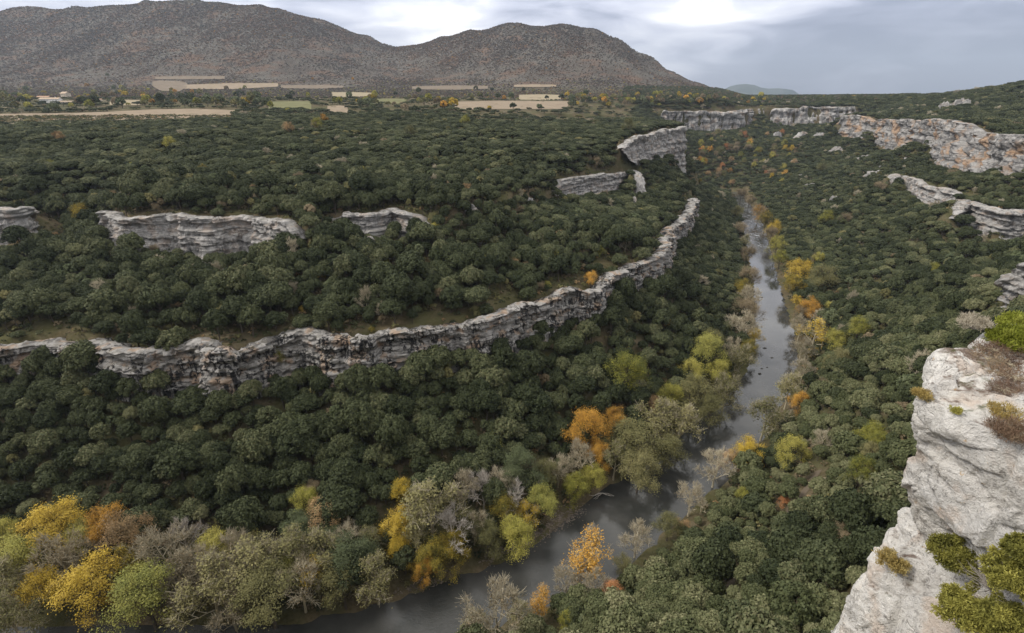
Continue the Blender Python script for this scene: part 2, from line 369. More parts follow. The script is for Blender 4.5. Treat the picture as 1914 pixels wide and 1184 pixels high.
# river bed between the banks
def resample(P, n):
    P = np.asarray(P, float); d = np.r_[0, np.cumsum(np.linalg.norm(np.diff(P[:,:2], axis=0), axis=1))]; q = np.linspace(0, d[-1], n)
    return np.stack([np.interp(q, d, P[:,k]) for k in range(P.shape[1])], 1)
rl, rr = resample(BL0, 160), resample(BR0, 160)
for f in (.3, .5, .7): CONS.append((rl*(1-f)+rr*f, -1.8))
def setback(T, B, gap=3.8, ztop=1.0):
    """top line pushed back from base line so that the ground steps up behind the rock face"""
    T2 = np.array(T); n = offs(T, gap)-T[:,:2]
    c = np.sum(n*(T[:,:2]*1.0), axis=1)
    sgn = np.where(c.mean() > 0, 1, -1)
    T2[:,:2] += n*sgn; T2[:,2] -= .6
    return T2
CUT = {}
for T, B in ((T1,B1),(T2a,B2a),(T2b,B2b),(T2c,B2c),(TL,BL),(T3,B3),(T4,B4),(T5,B5),(T6,B6),(T7,B7),(T8,B8),(T9,B9)):
    CONS.append((setback(T, B, 4.2),)); Bb = setback(np.array(B), B, -2.4); Bb[:,2] -= .9; CONS.append((Bb,))
# links of the upper left step where trees hide the rock
CONS += [(np.vstack([T2a[-1], T2b[0]]),), (np.vstack([T2b[-1], at(860,392,86), at(960,366,85.5), T2c[0]])+np.array([0,3,0]),)]
CONS += [(np.vstack([B2a[-1]+[0,-8,0], B2b[0]+[0,-8,0]]),), (np.vstack([B2b[-1]+[0,-10,-2], at(900,410,79), B2c[0]+[0,-10,-2]]),)]
# gully left
CONS += [(px([(70,600,57.5),(95,540,61),(115,460,68),(128,405,75),(160,365,85)]),)]
# left plateau
CONS += [(px([(-700,330,95),(0,330,95),(300,325,96),(600,320,97),(900,300,97.5),(1100,285,98)]),), (px([(-900,262,110),(0,262,110),(400,258,111),(800,256,109.5),(1100,250,108)]),),
         (px([(-700,238,114),(0,238,114),(400,236,115),(900,232,112.5),(1150,228,111)]),), (px([(0,221,118),(450,220,118.5),(900,214,117),(1150,212,114)]),)]
# promontory end and hidden canyon behind it
CONS += [(np.array([T3[-1]+[4,6,-1], (186,640,110), (150,690,111), (80,730,113), (-40,760,116)]),), (np.array([B3[-1]+[9,2,-2], (222,645,66), (205,710,60), (150,770,70), (60,830,90)]),)]
CONS += [(np.array([T2c[-1]+[-4,8,0],(130,510,86),(160,540,80)]),), (np.array([T1[-1]+[-4,2,-1],(200,600,50),(235,680,40)]),), (np.array([B1[-1]+[4,4,-3],(218,600,36),(250,680,26)]),)]
# slopes under the far wall
CONS += [(np.array([(250,870,30),(300,905,20),(360,900,16),(400,850,14)]),), (px([(1330,300,38),(1400,300,36),(1470,300,40)]),), (px([(1300,262,66),(1400,264,62),(1500,262,64)]),), (np.array([(150,900,100),(230,960,96),(260,1060,108)]),)]
# right slope
CONS += [(px([(1540,330,42),(1600,305,55),(1640,290,62)]),), (px([(1480,420,14),(1550,400,27),(1620,370,42),(1650,360,52)]),), (px([(1560,520,18),(1640,480,30),(1700,450,40),(1780,430,55)]),), (px([(1540,610,9),(1620,590,22),(1760,540,44),(1840,520,56)]),), (px([(1560,700,16),(1680,680,38),(1800,640,60),(1880,610,70)]),),
         (px([(1480,850,12),(1600,850,34),(1700,820,52)]),), (px([(1330,1030,8),(1450,980,20),(1560,960,36)]),), (px([(1190,1140,8),(1330,1120,20),(1500,1100,38),(1600,1080,52)]),)]
CONS += [(np.array([(-620,60,20),(-300,50,14),(-150,45,12),(-60,50,10),(0,55,26),(40,58,44),(80,62,60),(130,70,78),(200,90,95)]),), (np.array([(-620,0,90),(-200,0,80),(-60,8,82),(0,14,78),(40,22,84),(90,30,95),(200,40,110)]),), (np.array([(-620,-10,136),(-8,-3,137),(8,-2,137.2),(30,2,137),(60,6,137),(200,20,137),(600,150,137)]),), (np.array([(-620,-65,139),(760,-65,139)]),)]
def pdist(x, y, P):
    P = np.asarray(P)[:, :2]; r = np.full(np.shape(x), 1e9)
    for a, b in zip(P[:-1], P[1:]):
        ab = b-a; L2 = ab@ab+1e-9; q = np.clip(((x-a[0])*ab[0]+(y-a[1])*ab[1])/L2, 0, 1)
        r = np.minimum(r, np.hypot(x-a[0]-q*ab[0], y-a[1]-q*ab[1]))
    return r
g = None
for s_ in (28., 14., 7., 3.5):
    X, Y, Z, _ = solve(s_, g); g = (s_, s_, Z)
wgt = np.clip((Z-1)/6, 0, 1)
for T_ in (T1, T2a, T2b, T2c, TL, T3, T4, T5, T6, T7, T8, T9): wgt = wgt*np.clip((pdist(X, Y, T_)-3)/14, .08, 1)
Z = Z + wgt*(fbm(X/45, Y/45, 0, 4, 21)*3.0*np.clip((700-Y)/300, .3, 1) + fbm(X/9, Y/9, 0, 2, 31)*.5)
DZY, DZX = np.gradient(Z, GS); SLOPE = np.degrees(np.arctan(np.hypot(DZX, DZY)))
def samp(A, x, y):
    i = np.clip((np.asarray(x)-GX0)/GS, 0, A.shape[1]-1.001); j = np.clip((np.asarray(y)-GY0)/GS, 0, A.shape[0]-1.001)
    i0 = i.astype(int); j0 = j.astype(int); fi = i-i0; fj = j-j0
    return (A[j0,i0]*(1-fi)+A[j0,i0+1]*fi)*(1-fj)+(A[j0+1,i0]*(1-fi)+A[j0+1,i0+1]*fi)*fj
def hz(x, y):
    x = np.asarray(x, float); y = np.asarray(y, float)
    ins = (x > GX0) & (x < GX1) & (y > GY0) & (y < GY1)
    return np.where(ins, samp(Z, x, y), Fz(x, y))
def hit(u, v, lift=0.0, tmin=30., tmax=4500.):
    """where the sight line to a photo point meets the ground (raised by lift)"""
    dx, dY, dz = uvray(u, v); t = np.geomspace(tmin, tmax, 1600)
    d = CAMZ+dz*t - (hz(dx*t, dY*t)+lift); k = np.nonzero(d < 0)[0]
    if len(k) == 0: return None
    k = max(k[0], 1); a, b = d[k-1], d[k]; tt = t[k-1]+(t[k]-t[k-1])*a/(a-b+1e-9)
    return np.array((dx*tt, dY*tt, CAMZ+dz*tt-lift)), float(tt)
def inpoly(x, y, P):
    r = np.zeros(np.shape(x), bool); P = np.asarray(P)[:, :2]
    for a, b in zip(P, np.roll(P, -1, 0)):
        c = (a[1] > y) != (b[1] > y); r ^= c & (x < (b[0]-a[0])*(y-a[1])/(b[1]-a[1]+1e-12)+a[0])
    return r
# --- ground materials
def ground_mat():
    b = NB('hillside_ground', .95, .05); p = b.pos()
    n = b.noise(p, .08, 6, rough=.65); n2 = b.noise(p, .9, 4)
    c = b.ramp(b.math('ADD', b.math('MULTIPLY', n, .65), b.math('MULTIPLY', n2, .35)), [(.32, (.045, .040, .020)), (.45, (.085, .068, .038)), (.55, (.12, .095, .06)), (.68, (.15, .125, .08))])
    green = b.ramp(b.noise(p, .05, 3), [(.42, 0.), (.58, 1.)]); c = b.mix(b.math('MULTIPLY', green, .6), c, (.055, .062, .022))
    # stony bare strip low by the water
    b.base(c); b.bump(n2, .8, .4); return b.m
M['ground'] = ground_mat()
def far_mat():
    b = NB('distant_ground', .95, .05); p = b.pos(); sp = b.n('ShaderNodeSeparateXYZ'); b.l(p, sp.inputs[0])
    n = b.noise(p, .006, 6, rough=.7); n2 = b.noise(p, .05, 5, rough=.7); fine = b.noise(p, .22, 4, (1, .5, 1), rough=.75)
    # heath and leafless oak wood on the hills, dry grass on the flat
    heath = b.ramp(b.math('ADD', b.math('MULTIPLY', n, .55), b.math('MULTIPLY', n2, .45)), [(.36, (.066, .052, .044)), (.46, (.094, .077, .065)), (.52, (.114, .098, .083)), (.60, (.132, .120, .104)), (.7, (.16, .148, .13))])
    heath = b.mix(b.math('MULTIPLY', b.ramp(fine, [(.38, 1.), (.52, 0.)]), .75), heath, (.030, .034, .020))
    rust = b.ramp(b.noise(p, .011, 4, (1, 1.0, 2.5)), [(.52, 0.), (.62, 1.)]); heath = b.mix(b.math('MULTIPLY', rust, .45), heath, (.15, .082, .048))
    flat = b.ramp(n2, [(.35, (.045, .052, .025)), (.5, (.085, .080, .042)), (.62, (.13, .105, .065))])
    k = b.ramp(b.math('MULTIPLY', sp.outputs[2], .0025), [(.365, 0.), (.43, 1.)])
    b.base(b.mix(k, flat, heath)); b.bump(fine, 1.0, 3.0); return b.m
M['far'] = far_mat()
V = np.stack([X, Y, Z], -1).reshape(-1, 3)
ground = tag(link('canyon_ground', mesh_np('canyon_ground', V, grid_faces(*X.shape), M['ground'], smooth=True)), kind='structure')
az = np.unique(np.concatenate([np.linspace(-2.6, 2.6, 420), np.linspace(-1.1, .45, 520)])); yy = np.concatenate([np.arange(-200, 3400, 16.), np.geomspace(3420, 19000, 26)])
AA, YY = np.meshgrid(az, yy); XX = AA*np.maximum(YY, 600); ZZ = Fz(XX, YY)-1.0
ff = grid_faces(*AA.shape); xf, yf = XX.ravel()[ff], YY.ravel()[ff]
ins = ((xf > GX0+18) & (xf < GX1-18) & (yf > GY0-400) & (yf < GY1-18)).all(1) | (yf < 250).any(1)
far = tag(link('hills', mesh_np('hills', np.stack([XX, YY, ZZ], -1).reshape(-1, 3), ff[~ins], M['far'], smooth=True)), kind='structure')
# --- distant blue table mountain
def mountain():
    D = 9500.; sil = [(1335,178),(1352,168),(1364,162),(1378,158.5),(1395,157.5),(1410,159),(1422,164),(1436,166),(1455,165.5),(1472,167),(1482,168.5),(1490,174),(1500,180)]
    us = np.linspace(1335, 1500, 80); vs = np.interp(us, [a for a, _ in sil], [b for _, b in sil])
    dx, dY, dz = uvray(us, vs); zt = CAMZ+dz*D/dY; xt = dx/dY*D
    rows = []
    for k, (dd, f) in enumerate([(-900, 0), (-600, .35), (-250, .62), (-120, .93), (0, 1.), (600, 1.), (1200, .5), (1600, 0)]):
        z = 100+(zt-100)*f + (8*fbm(us/9, k*1.3, 0, 3, 4) if 0 < f < .95 else 0); rows.append(np.stack([xt*(D+dd)/D, np.full_like(us, D+dd), z], 1))
    b = NB('mountain_forest', .95, .05); n = b.noise(b.pos(), .004, 5); b.base(b.ramp(n, [(.35, (.03, .045, .04)), (.6, (.06, .07, .06))]))
    tag(link('mountain', mesh_np('mountain', np.vstack(rows), grid_faces(8, 80), b.m, smooth=True)), kind='structure')
mountain()
# --- water
def water():
    L, Rr = resample(BL0, 260), resample(BR0, 260); d = Rr-L; n = d/np.linalg.norm(d, axis=1)[:,None]
    rows = [L-n*6+d*0, *[L+d*f for f in (0, .25, .5, .75, 1)], Rr+n*6]
    V = np.stack([z3(r_, 0.) for r_ in rows], 1).reshape(-1, 3)
    b = NB('river_water', .06, .5); p = b.pos()
    b.p.inputs['IOR'].default_value = 1.5
    b.base(b.ramp(b.noise(p, .06, 5), [(.4, (.028, .029, .026)), (.62, (.055, .054, .050))]))
    # riffles where the river runs shallow, glassy elsewhere
    sp = b.n('ShaderNodeSeparateXYZ'); b.l(p, sp.inputs[0])
    near = b.ramp(b.math('MULTIPLY', sp.outputs[1], .001), [(.108, 1.), (.142, 0.)]); farr = b.ramp(b.math('MULTIPLY', sp.outputs[1], .001), [(.43, 0.), (.5, 1.)])
    rif = b.math('MULTIPLY', b.math('ADD', near, farr, True), b.ramp(b.noise(p, .05, 3), [(.38, 0.25), (.6, 1.)]))
    w1 = b.noise(p, .8, 6, (1, 1.4, 1), dist=1.0, rough=.7); w2 = b.noise(p, .35, 3)
    h = b.math('ADD', b.math('MULTIPLY', w1, b.math('ADD', b.math('MULTIPLY', rif, .8), .02)), b.math('MULTIPLY', w2, .02))
    b.bump(h, .5, .35)
    foam = b.ramp(b.math('MULTIPLY', b.noise(p, .22, 7, (1, .45, 1), dist=.6, rough=.75), farr), [(.56, 0.), (.66, .8)])
    b.base(b.mix(foam, b.p.inputs['Base Color'].links[0].from_socket, (.5, .52, .55)))
    b.set(b.p.inputs['Roughness'], b.math('ADD', b.math('MULTIPLY', rif, .12), .05))
    tag(link('river', mesh_np('river', V, grid_faces(260, 7), b.m, smooth=True)), kind='structure')
water()
# ------------------------------------------------------------------ limestone
def rock_mat(name, light=1.0, streak=.0, orange=.3, grey=.5, moss=.25, scale=1.0, soil=0.0):
    b = NB(name, .92, .12); p = b.pos()
    S = lambda q: q*scale
    n = b.noise(p, S(.35), 7, rough=.65); f = b.noise(p, S(3.0), 6, rough=.7)
    L = light
    c = b.ramp(b.math('ADD', b.math('MULTIPLY', n, .6), b.math('MULTIPLY', f, .4)), [(.30, (.16*L, .155*L, .155*L)), (.44, (.33*L, .315*L, .30*L)), (.52, (.46*L, .44*L, .42*L)), (.66, (.60*L, .58*L, .55*L))])
    # beds: thin dark horizontal partings
    z1 = b.noise(p, S(1.1) if scale > .6 else .5, 4, (.05, .05, 1.6), dist=.3); c = b.mix(b.math('MULTIPLY', b.ramp(z1, [(.38, 1.), (.47, 0.)]), grey), c, (.10*L, .095*L, .095*L))
    if orange:
        o = b.ramp(b.noise(p, S(.16), 4, (1, 1, 1.3)), [(.52, 0.), (.62, 1.)]); c = b.mix(b.math('MULTIPLY', o, orange), c, (.50*L, .30*L, .16*L))
    if streak:
        s1 = b.ramp(b.noise(p, S(.75), 6, (1, 1, .13), dist=.3, rough=.65), [(.47, 0.), (.53, 1.)]); s2 = b.ramp(b.noise(p, S(.13), 4, (1, 1, .8)), [(.47, 0.), (.52, 1.)])
        c = b.mix(b.math('MULTIPLY', b.math('MULTIPLY', s1, s2), streak), c, (.018, .018, .020))
    geo = b.n('ShaderNodeNewGeometry'); sp = b.n('ShaderNodeSeparateXYZ'); b.l(geo.outputs['Normal'], sp.inputs[0])
    flat = b.ramp(sp.outputs[2], [(.62, 0.), (.85, 1.)])
    c = b.mix(b.math('MULTIPLY', b.math('MULTIPLY', flat, b.ramp(b.noise(p, S(.5), 4), [(.45, 0.), (.58, 1.)])), moss+soil), c, (.10, .085, .045))
    b.base(c)
    ck = b.voro(p, S(.9), 'DISTANCE_TO_EDGE').outputs['Distance']
    h = b.math('ADD', b.math('ADD', b.math('MULTIPLY', f, .5), b.math('MULTIPLY', b.noise(p, S(10.), 4), .12)), b.math('MULTIPLY', b.math('MINIMUM', ck, .08), 2.0))
    b.bump(h, .9, .5/scale); return b.m
M['cliff'] = rock_mat('streaked_limestone', .70, streak=.95, orange=.5, grey=.8)
M['cliff_mid'] = rock_mat('pale_limestone', .82, streak=.45, orange=.22, grey=.45)
M['cliff_far'] = rock_mat('far_limestone', .88, streak=.5, orange=.3, grey=.35, scale=.35)
M['cliff_gold'] = rock_mat('golden_limestone', .78, streak=.5, orange=.7, grey=.8, scale=.3)
def cliff(name, T, B, mat, label, step=.7, dz=.55, amp=1.0, buttress=2.2, bed=1.3, seed=0, cap=5.0, foot=5.0, ragged=1.0, vert=0.0, group=None):
    n = max(6, int(np.linalg.norm(np.diff(T[:,:2], axis=0), axis=1).sum()/step))
    # same parameter on both lines
    d = np.r_[0, np.cumsum(np.linalg.norm(np.diff(T[:,:2], axis=0), axis=1))]; q = np.linspace(0, d[-1], n)
    Tr = np.stack([np.interp(q, d, T[:,k]) for k in range(3)], 1); Br = np.stack([np.interp(q, d, B[:,k]) for k in range(3)], 1)
    for k in range(2):
        ker = np.ones(5)/5
        for A in (Tr, Br):
            for c_ in (0, 1): A[2:-2, c_] = np.convolve(A[:,c_], ker, 'same')[2:-2]
    tg = np.gradient(Tr[:,:2], axis=0); nn = np.stack([-tg[:,1], tg[:,0]], 1); nn /= np.linalg.norm(nn, axis=1)[:,None]+1e-9
    if (nn*Tr[:,:2]).sum(1).mean() > 0: nn = -nn            # outward = towards the camera side
    # taper the ends into the slope
    e = np.clip(np.minimum(q, d[-1]-q)/(4.0 if step > 1.4 else 9.0), 0, 1)**.7; e = np.clip(e+.12*vnoise(q/2., 0, 0, seed+44)*(e < .98), 0, 1)
    H = (Tr[:,2]-Br[:,2]); nh = max(6, int(H.max()/dz))
    Tz = Tr[:,2] + ragged*.9*fbm(q/5., 0, 0, 4, seed+3, .6) + ragged*1.3*np.clip(vnoise(q/16., 4, 0, seed+31)*3, -1, .4) - (1-e)*H*.5
    rows = []
    hs = np.r_[-foot/max(H.mean(), 1), np.linspace(0, 1, nh)]
    for h in hs:
        P = Br + (Tr-Br)*h; z = Br[:,2]+(Tz-Br[:,2])*h
        x, y = P[:,0], P[:,1]
        cq = q/11.+.12*vnoise(q/5, z/8, 0, seed+9); c0 = np.floor(cq); fr_ = cq-c0; ca, cb = _h(c0, c0*0, c0*0, seed+1)*2-1, _h(c0+1, c0*0, c0*0, seed+1)*2-1; cell = ca+(cb-ca)*np.clip((fr_-.82)/.18, 0, 1) + .5*(fr_-.5)*(_h(c0, c0*0, c0*0, seed+14)-.5)
        off = 1.2+buttress*(.5+.5*np.sign(cell)*np.abs(cell)**.6)*(1-.0*h)
        layer = vnoise(z/bed+.25*vnoise(q/18., 0, 3, seed), .5+q/60., 0, seed+2); off = off + amp*.6*np.tanh(layer*5)
        blk = vnoise(np.floor(q/2.6+.8*np.floor(z/bed))*7.7, np.floor(z/bed+.25*vnoise(q/18., 0, 3, seed))*3.3, 0, seed+7); jt = np.abs(vnoise(q/3.1+.35*vnoise(z/3., q/9., 0, seed+5), z/25., 0, seed+12)); b2_ = vnoise(np.floor(q/1.3+.5*np.floor(z/(bed*.5)))*5.1, np.floor(z/(bed*.5))*2.7, 0, seed+17); off = off + amp*.95*blk + amp*.35*b2_ - amp*1.0*np.clip(.16-jt, 0, .16)/.16
        off = off + amp*.75*fbm(x/3., y/3., z/(3. if not vert else 14.), 5, seed+4, .6) + vert*np.abs(vnoise(q/5., z/40., 0, seed+6))*-2.5
        # caprock slab with an undercut below it, and a second ledge lower down
        wob = .12*vnoise(q/11., 0, 7, seed+21); hh_ = h+wob
        off = off + amp*(.95*np.clip((hh_-.80)/.03, 0, 1) - 1.0*np.exp(-((hh_-.68)/.09)**2)*np.clip(.6+vnoise(q/14., 3, 0, seed+22), 0, 1.4) + .7*np.clip((.30-hh_)/.04, 0, 1)*np.clip(.4+vnoise(q/17., 5, 0, seed+23), 0, 1))
        off = off - .6*h + .3 - (1-e)*3.0
        if h < 0: off = off + .5
        rows.append(np.column_stack([x+nn[:,0]*off, y+nn[:,1]*off, z]))
    lip = rows[-1]
    for k, (bk, up) in enumerate(((.25, .10), (1.3, .30), (2.6, .5), (cap, .1), (cap+3, -1.6))):
        r_ = lip.copy(); r_[:,:2] -= nn*bk; r_[:,2] += up + .35*fbm(q/2.5, k, 0, 3, seed+11) ; rows.append(r_)
    me = mesh_np(name, np.vstack(rows), grid_faces(len(rows), n), mat)
    o = link(name, me); tag(o, label, 'cliff', group)
    return o
def seg(T, B, a, b): return T[a:b+1], B[a:b+1]
cliff('cliff', *seg(T1, B1, 0, len(T1)-1), M['cliff'], 'long grey limestone cliff band with black streaks above the lowest forest', seed=11, step=.45, dz=.33, buttress=4.2, bed=1.3, amp=1.1)
cliff('cliff', T2a, B2a, M['cliff_mid'], 'pale limestone cliff in the middle of the left slope beside the yellow tree gully', seed=23, step=.5, dz=.4, buttress=3.6, bed=1.9, amp=1.2)
cliff('cliff', T2b, B2b, M['cliff_mid'], 'short pale cliff between trees right of the larger mid-slope cliff', seed=37, step=.5, dz=.4, buttress=3.5)
cliff('cliff', T2c, B2c, M['cliff_mid'], 'narrow cliff edge with white corner below the promontory', seed=41, step=.8, dz=.6, buttress=1.5)
cliff('cliff', TL, BL, M['cliff_mid'], 'pale cliff cut by the left edge of the picture, across the gully', seed=53, step=.7, dz=.6)
cliff('cliff', T3, B3, M['cliff_mid'], 'tall promontory cliff where the plateau ends above the river bend', seed=67, step=1., dz=.9, amp=1.6, buttress=2.5, bed=3.)
cliff('cliff', T4, B4, M['cliff_far'], 'far pale fluted cliff wall at the head of the canyon, left part', seed=71, step=1.6, dz=1.2, amp=2.6, buttress=5, bed=6, vert=4.0)
cliff('cliff', T5, B5, M['cliff_far'], 'far pale cliff wall at the head of the canyon, broken right part', seed=83, step=1.6, dz=1.2, amp=2.6, buttress=5, bed=6, vert=3.5)
cliff('cliff', T6, B6, M['cliff_gold'], 'big orange and white layered cliff under the right rim', seed=97, step=1.2, dz=.9, amp=2.2, buttress=5.0, bed=4.)
cliff('cliff', T7, B7, M['cliff_mid'], 'low sloping rock ledge in the forest below the orange cliff', seed=101, step=.8, dz=.6, buttress=2, bed=1.2)
cliff('cliff', T8, B8, M['cliff_mid'], 'hollowed pale cliff at the right edge under the rock ledge', seed=113, step=.8, dz=.7, amp=1.6, buttress=3)
cliff('cliff', T9, B9, M['cliff_mid'], 'grey rock bulge at the right edge above the green juniper', seed=127, step=.5, dz=.6, amp=1.5, buttress=2.5)
# small outcrops: lumps of rock on the slopes
def outcrop(u, v, w_px, h_px, label, seed, mat='cliff_mid', group=None):
    r_ = hit(u, v+h_px*.4)
    if r_ is None: return
    p, t = r_; w = w_px*t/957; h = h_px*t/957
    Vi, Fi = ico(4); V = Vi.copy()
    V = np.sign(V)*np.abs(V)**.75; V[:,:2] *= (1-.25*V[:,2:3])
    n = 1+.75*fbm(V[:,0]*1.9+seed, V[:,1]*1.9, V[:,2]*1.2, 5, seed, .6)
    V = V*n[:,None]; V[:,2] += .12*np.tanh(4*vnoise(V[:,2]*5, seed, 0, seed))
    V *= np.array([w/2, max(w*.3, 2), h*.75]); 
    me = mesh_np('rock_outcrop', V, [list(f) for f in Fi], M[mat]); o = link('rock_outcrop', me); o.location = (p[0], p[1]+max(w*.1, 1), hz(p[0], p[1])+h*.25)
    o.rotation_euler = (0, 0, math.atan2(-p[0], p[1])*.8)
    tag(o, label, 'rock', group)
outcrop(698, 474, 26, 44, 'tall pale rock pinnacle standing among trees left of centre', 5)
outcrop(875, 390, 34, 12, 'small grey rock showing between trees on the central slope', 6)
outcrop(985, 378, 26, 10, 'small rock above the dark trees in the centre', 7)
outcrop(1184, 385, 20, 20, 'white rock below the corner of the narrow cliff edge', 8)
G_ = 'small rocks showing through the forest on the right slope'
for i, (u, v, w, h) in enumerate([(1565,281,26,12),(1600,291,22,14),(1625,296,36,12),(1485,306,22,14),(1496,331,14,12),(1514,349,22,16),(1558,374,18,20),(1635,327,36,16),(1655,310,18,8),(1700,300,22,10)]):
    outcrop(u, v, w*.8, h*.6, ('uppermost small pale rock on the right canyon slope','flat pale rock just below the uppermost one','widest flat rock above the middle right slope','pale rock furthest left, under the autumn slope','tiny rock just above the far river end','small rock level with the far river end','lowest pale rock on the far right slope','wide pale rock left of the sloping ledge','tiny rock next to the upper end of the ledge','small rock under the orange cliff')[i], 20+i, group=G_)
for i, (u, v, w, h) in enumerate([(1452,256,18,22),(1500,256,30,18),(1531,256,22,16)]):
    outcrop(u, v, w*.8, h*.6, ('left', 'middle', 'right')[i]+' one of three pale rocks on the autumn slope under the far cliff', 40+i, 'cliff_far', None)
for i, (u, v, w, h) in enumerate([(1768,200,22,12),(1796,197,26,16)]):
    outcrop(u, v, w, h, ('left' if i == 0 else 'right')+' one of two pale rocks on the rim above the orange cliff', 50+i, group='rocks on the right rim')
# ------------------------------------------------------------------ tree builders
def leaf_quads(P, N, size, rg, jit=.6, aspect=.8):
    """one small leaf-clump face per point, facing roughly along N"""
    n = len(P); N = N + rg.normal(0, jit, (n, 3)); N /= np.linalg.norm(N, axis=1)[:,None]+1e-9
    A = np.cross(N, rg.normal(0, 1, (n, 3))); A /= np.linalg.norm(A, axis=1)[:,None]+1e-9; B = np.cross(N, A)
    s = (size*rg.uniform(.6, 1.35, n))[:,None]*.5
    k = rg.uniform(.55, 1.1, (n, 1))*aspect
    V = np.stack([P-A*s-B*s*k*.5, P+A*s*.3-B*s*k, P+A*s+B*s*k*.4, P-A*s*.2+B*s*k], 1)
    return V.reshape(-1, 3)
def oak_crown_mb(rg, Rr=3.3, H=8.0, lumps=26, leaves=85, core=1, leaf=.52, flat=.85):
    """evergreen oak : many rounded boughs heaped into one dome, each bough a cloud of leaf clumps"""
    m = MB(); cz = H-Rr*flat
    Vi, Fi = ico(core)
    for i in range(lumps):
        f = (i+.5)/lumps; el = math.asin(1-1.25*f); a = i*2.39996+rg.uniform(-.4, .4)
        rl = Rr*rg.uniform(.22, .38); d = np.array((math.cos(el)*math.cos(a), math.cos(el)*math.sin(a), math.sin(el)))
        c = d*(Rr-rl*.85)*rg.uniform(.82, 1.12); c[2] = c[2]*flat+cz
        n_ = 1+rg.normal(0, .08, len(Vi)); m.add(c+Vi*(rl*.80*n_)[:,None], Fi)
        q = rg.normal(0, 1, (leaves, 3)); q /= np.linalg.norm(q, axis=1)[:,None]
        q = q + d*.55 + np.array((0, 0, .35)); q /= np.linalg.norm(q, axis=1)[:,None]
        P = c + q*(rl*rg.uniform(.78, 1.18, leaves))[:,None]
        m.quads(leaf_quads(P, q, leaf, rg, .45))
    return m
def trunk_mb(rg, H, r=.22, lean=.3, m=None, mi=0):
    m = m or MB(); p = np.array((0., 0, -1.2)); n = 4
    for k in range(n):
        q = np.array((rg.normal(0, lean*.5), rg.normal(0, lean*.5), -1.2+(H*.72+1.2)*(k+1)/n)); q[:2] += p[:2]*.8
        m.tube(p, q, r*(1.25-.25*k), r*(1.0-.25*k), 6, mi); p = q
    for k in range(4):
        a = k*1.57+rg.uniform(-.5, .5); z0 = H*rg.uniform(.28, .45)
        m.tube((0, 0, z0), (math.cos(a)*H*.22, math.sin(a)*H*.22, z0+H*.28), r*.5, r*.2, 5, mi)
    return m
def skeleton(rg, H, spread=.5, first=.3, depth=4, limbs=6, tw=3, up=.35, shr=.62):
    """branching skeleton of a broadleaf tree : returns segments and twig tips"""
    segs, tips = [], []
    r0 = .022*H+.05; p = np.array((0., 0, -1.))
    pts = [p]
    for k in range(1, 6):
        pts.append(np.array((rg.normal(0, .06*H*.4*k/5), rg.normal(0, .06*H*.4*k/5), -1+(H*.80+1)*k/5)))
    for k in range(5): segs.append((pts[k], pts[k+1], r0*(1-.15*k), r0*(1-.15*(k+1))))
    def grow(p, d, L, r, lev):
        n = 2; q = p
        for i in range(n):
            d2 = d + rg.normal(0, .16, 3) + np.array((0, 0, up*.18)); d2 /= np.linalg.norm(d2)
            e = q + d2*L/n; segs.append((q, e, r*(1-.3*i), r*(1-.3*(i+1)))); 
            if lev > 0:
                for _ in range(1 if i == 0 else tw-1):
                    s = d2 + rg.normal(0, .62, 3) + np.array((0, 0, up*.5)); s /= np.linalg.norm(s)
                    grow(e, s, L*shr*rg.uniform(.8, 1.15), r*.52, lev-1)
            q = e; d = d2
        if lev == 0: tips.append(q)
    for i in range(limbs):
        f = first + (.97-first)*(i+.5)/limbs; z = f*H*.8; a = i*2.4+rg.uniform(-.5, .5)
        k = min(4, int((z+1)/((H*.8+1)/5))); w = (z+1)/((H*.8+1)/5)-k; b = pts[k]*(1-w)+pts[k+1]*w
        d = np.array((math.cos(a), math.sin(a), .45+.9*f)); d /= np.linalg.norm(d)
        grow(b, d, H*spread*(1.05-.55*f)*.62, r0*.5*(1.1-.5*f), depth-1)
    return segs, np.array(tips)
def thin_tube(m, s, minr, mi):
    r0, r1 = max(s[2], minr), max(s[3], minr*.7)
    m.tube(s[0], s[1], r0, r1, 6 if s[2] > .15 else (4 if s[2] > .06 else 3), mi)
def leafy_tree(name, seed, H, leafmat, twigmat, leaves=16, lsize=.36, rad=.75, depth=3, limbs=8, spread=.55, minr=.022, tw=3, first=.28, droop=0, cores=False):
    """broadleaf tree as two part meshes : branches and crown"""
    rg = np.random.default_rng(seed); segs, tips = skeleton(rg, H, spread, first, depth, limbs, tw)
    mb = MB()
    for s in segs: thin_tube(mb, s, minr, 0)
    bm_ = mb.mesh(name+'_branches', [twigmat]); cm = None
    if leaves:
        mc = MB(); ctr = np.array((0, 0, H*.5))
        P = np.repeat(tips, leaves, 0); P = P + rg.normal(0, rad*.55, P.shape); P[:,2] -= droop*rg.uniform(0, 1, len(P))
        N = P-ctr; N /= np.linalg.norm(N, axis=1)[:,None]; N[:,2] += .5
        mc.quads(leaf_quads(P, N, lsize, rg, .7)); cm = mc.mesh(name+'_crown', [leafmat])
    return bm_, cm
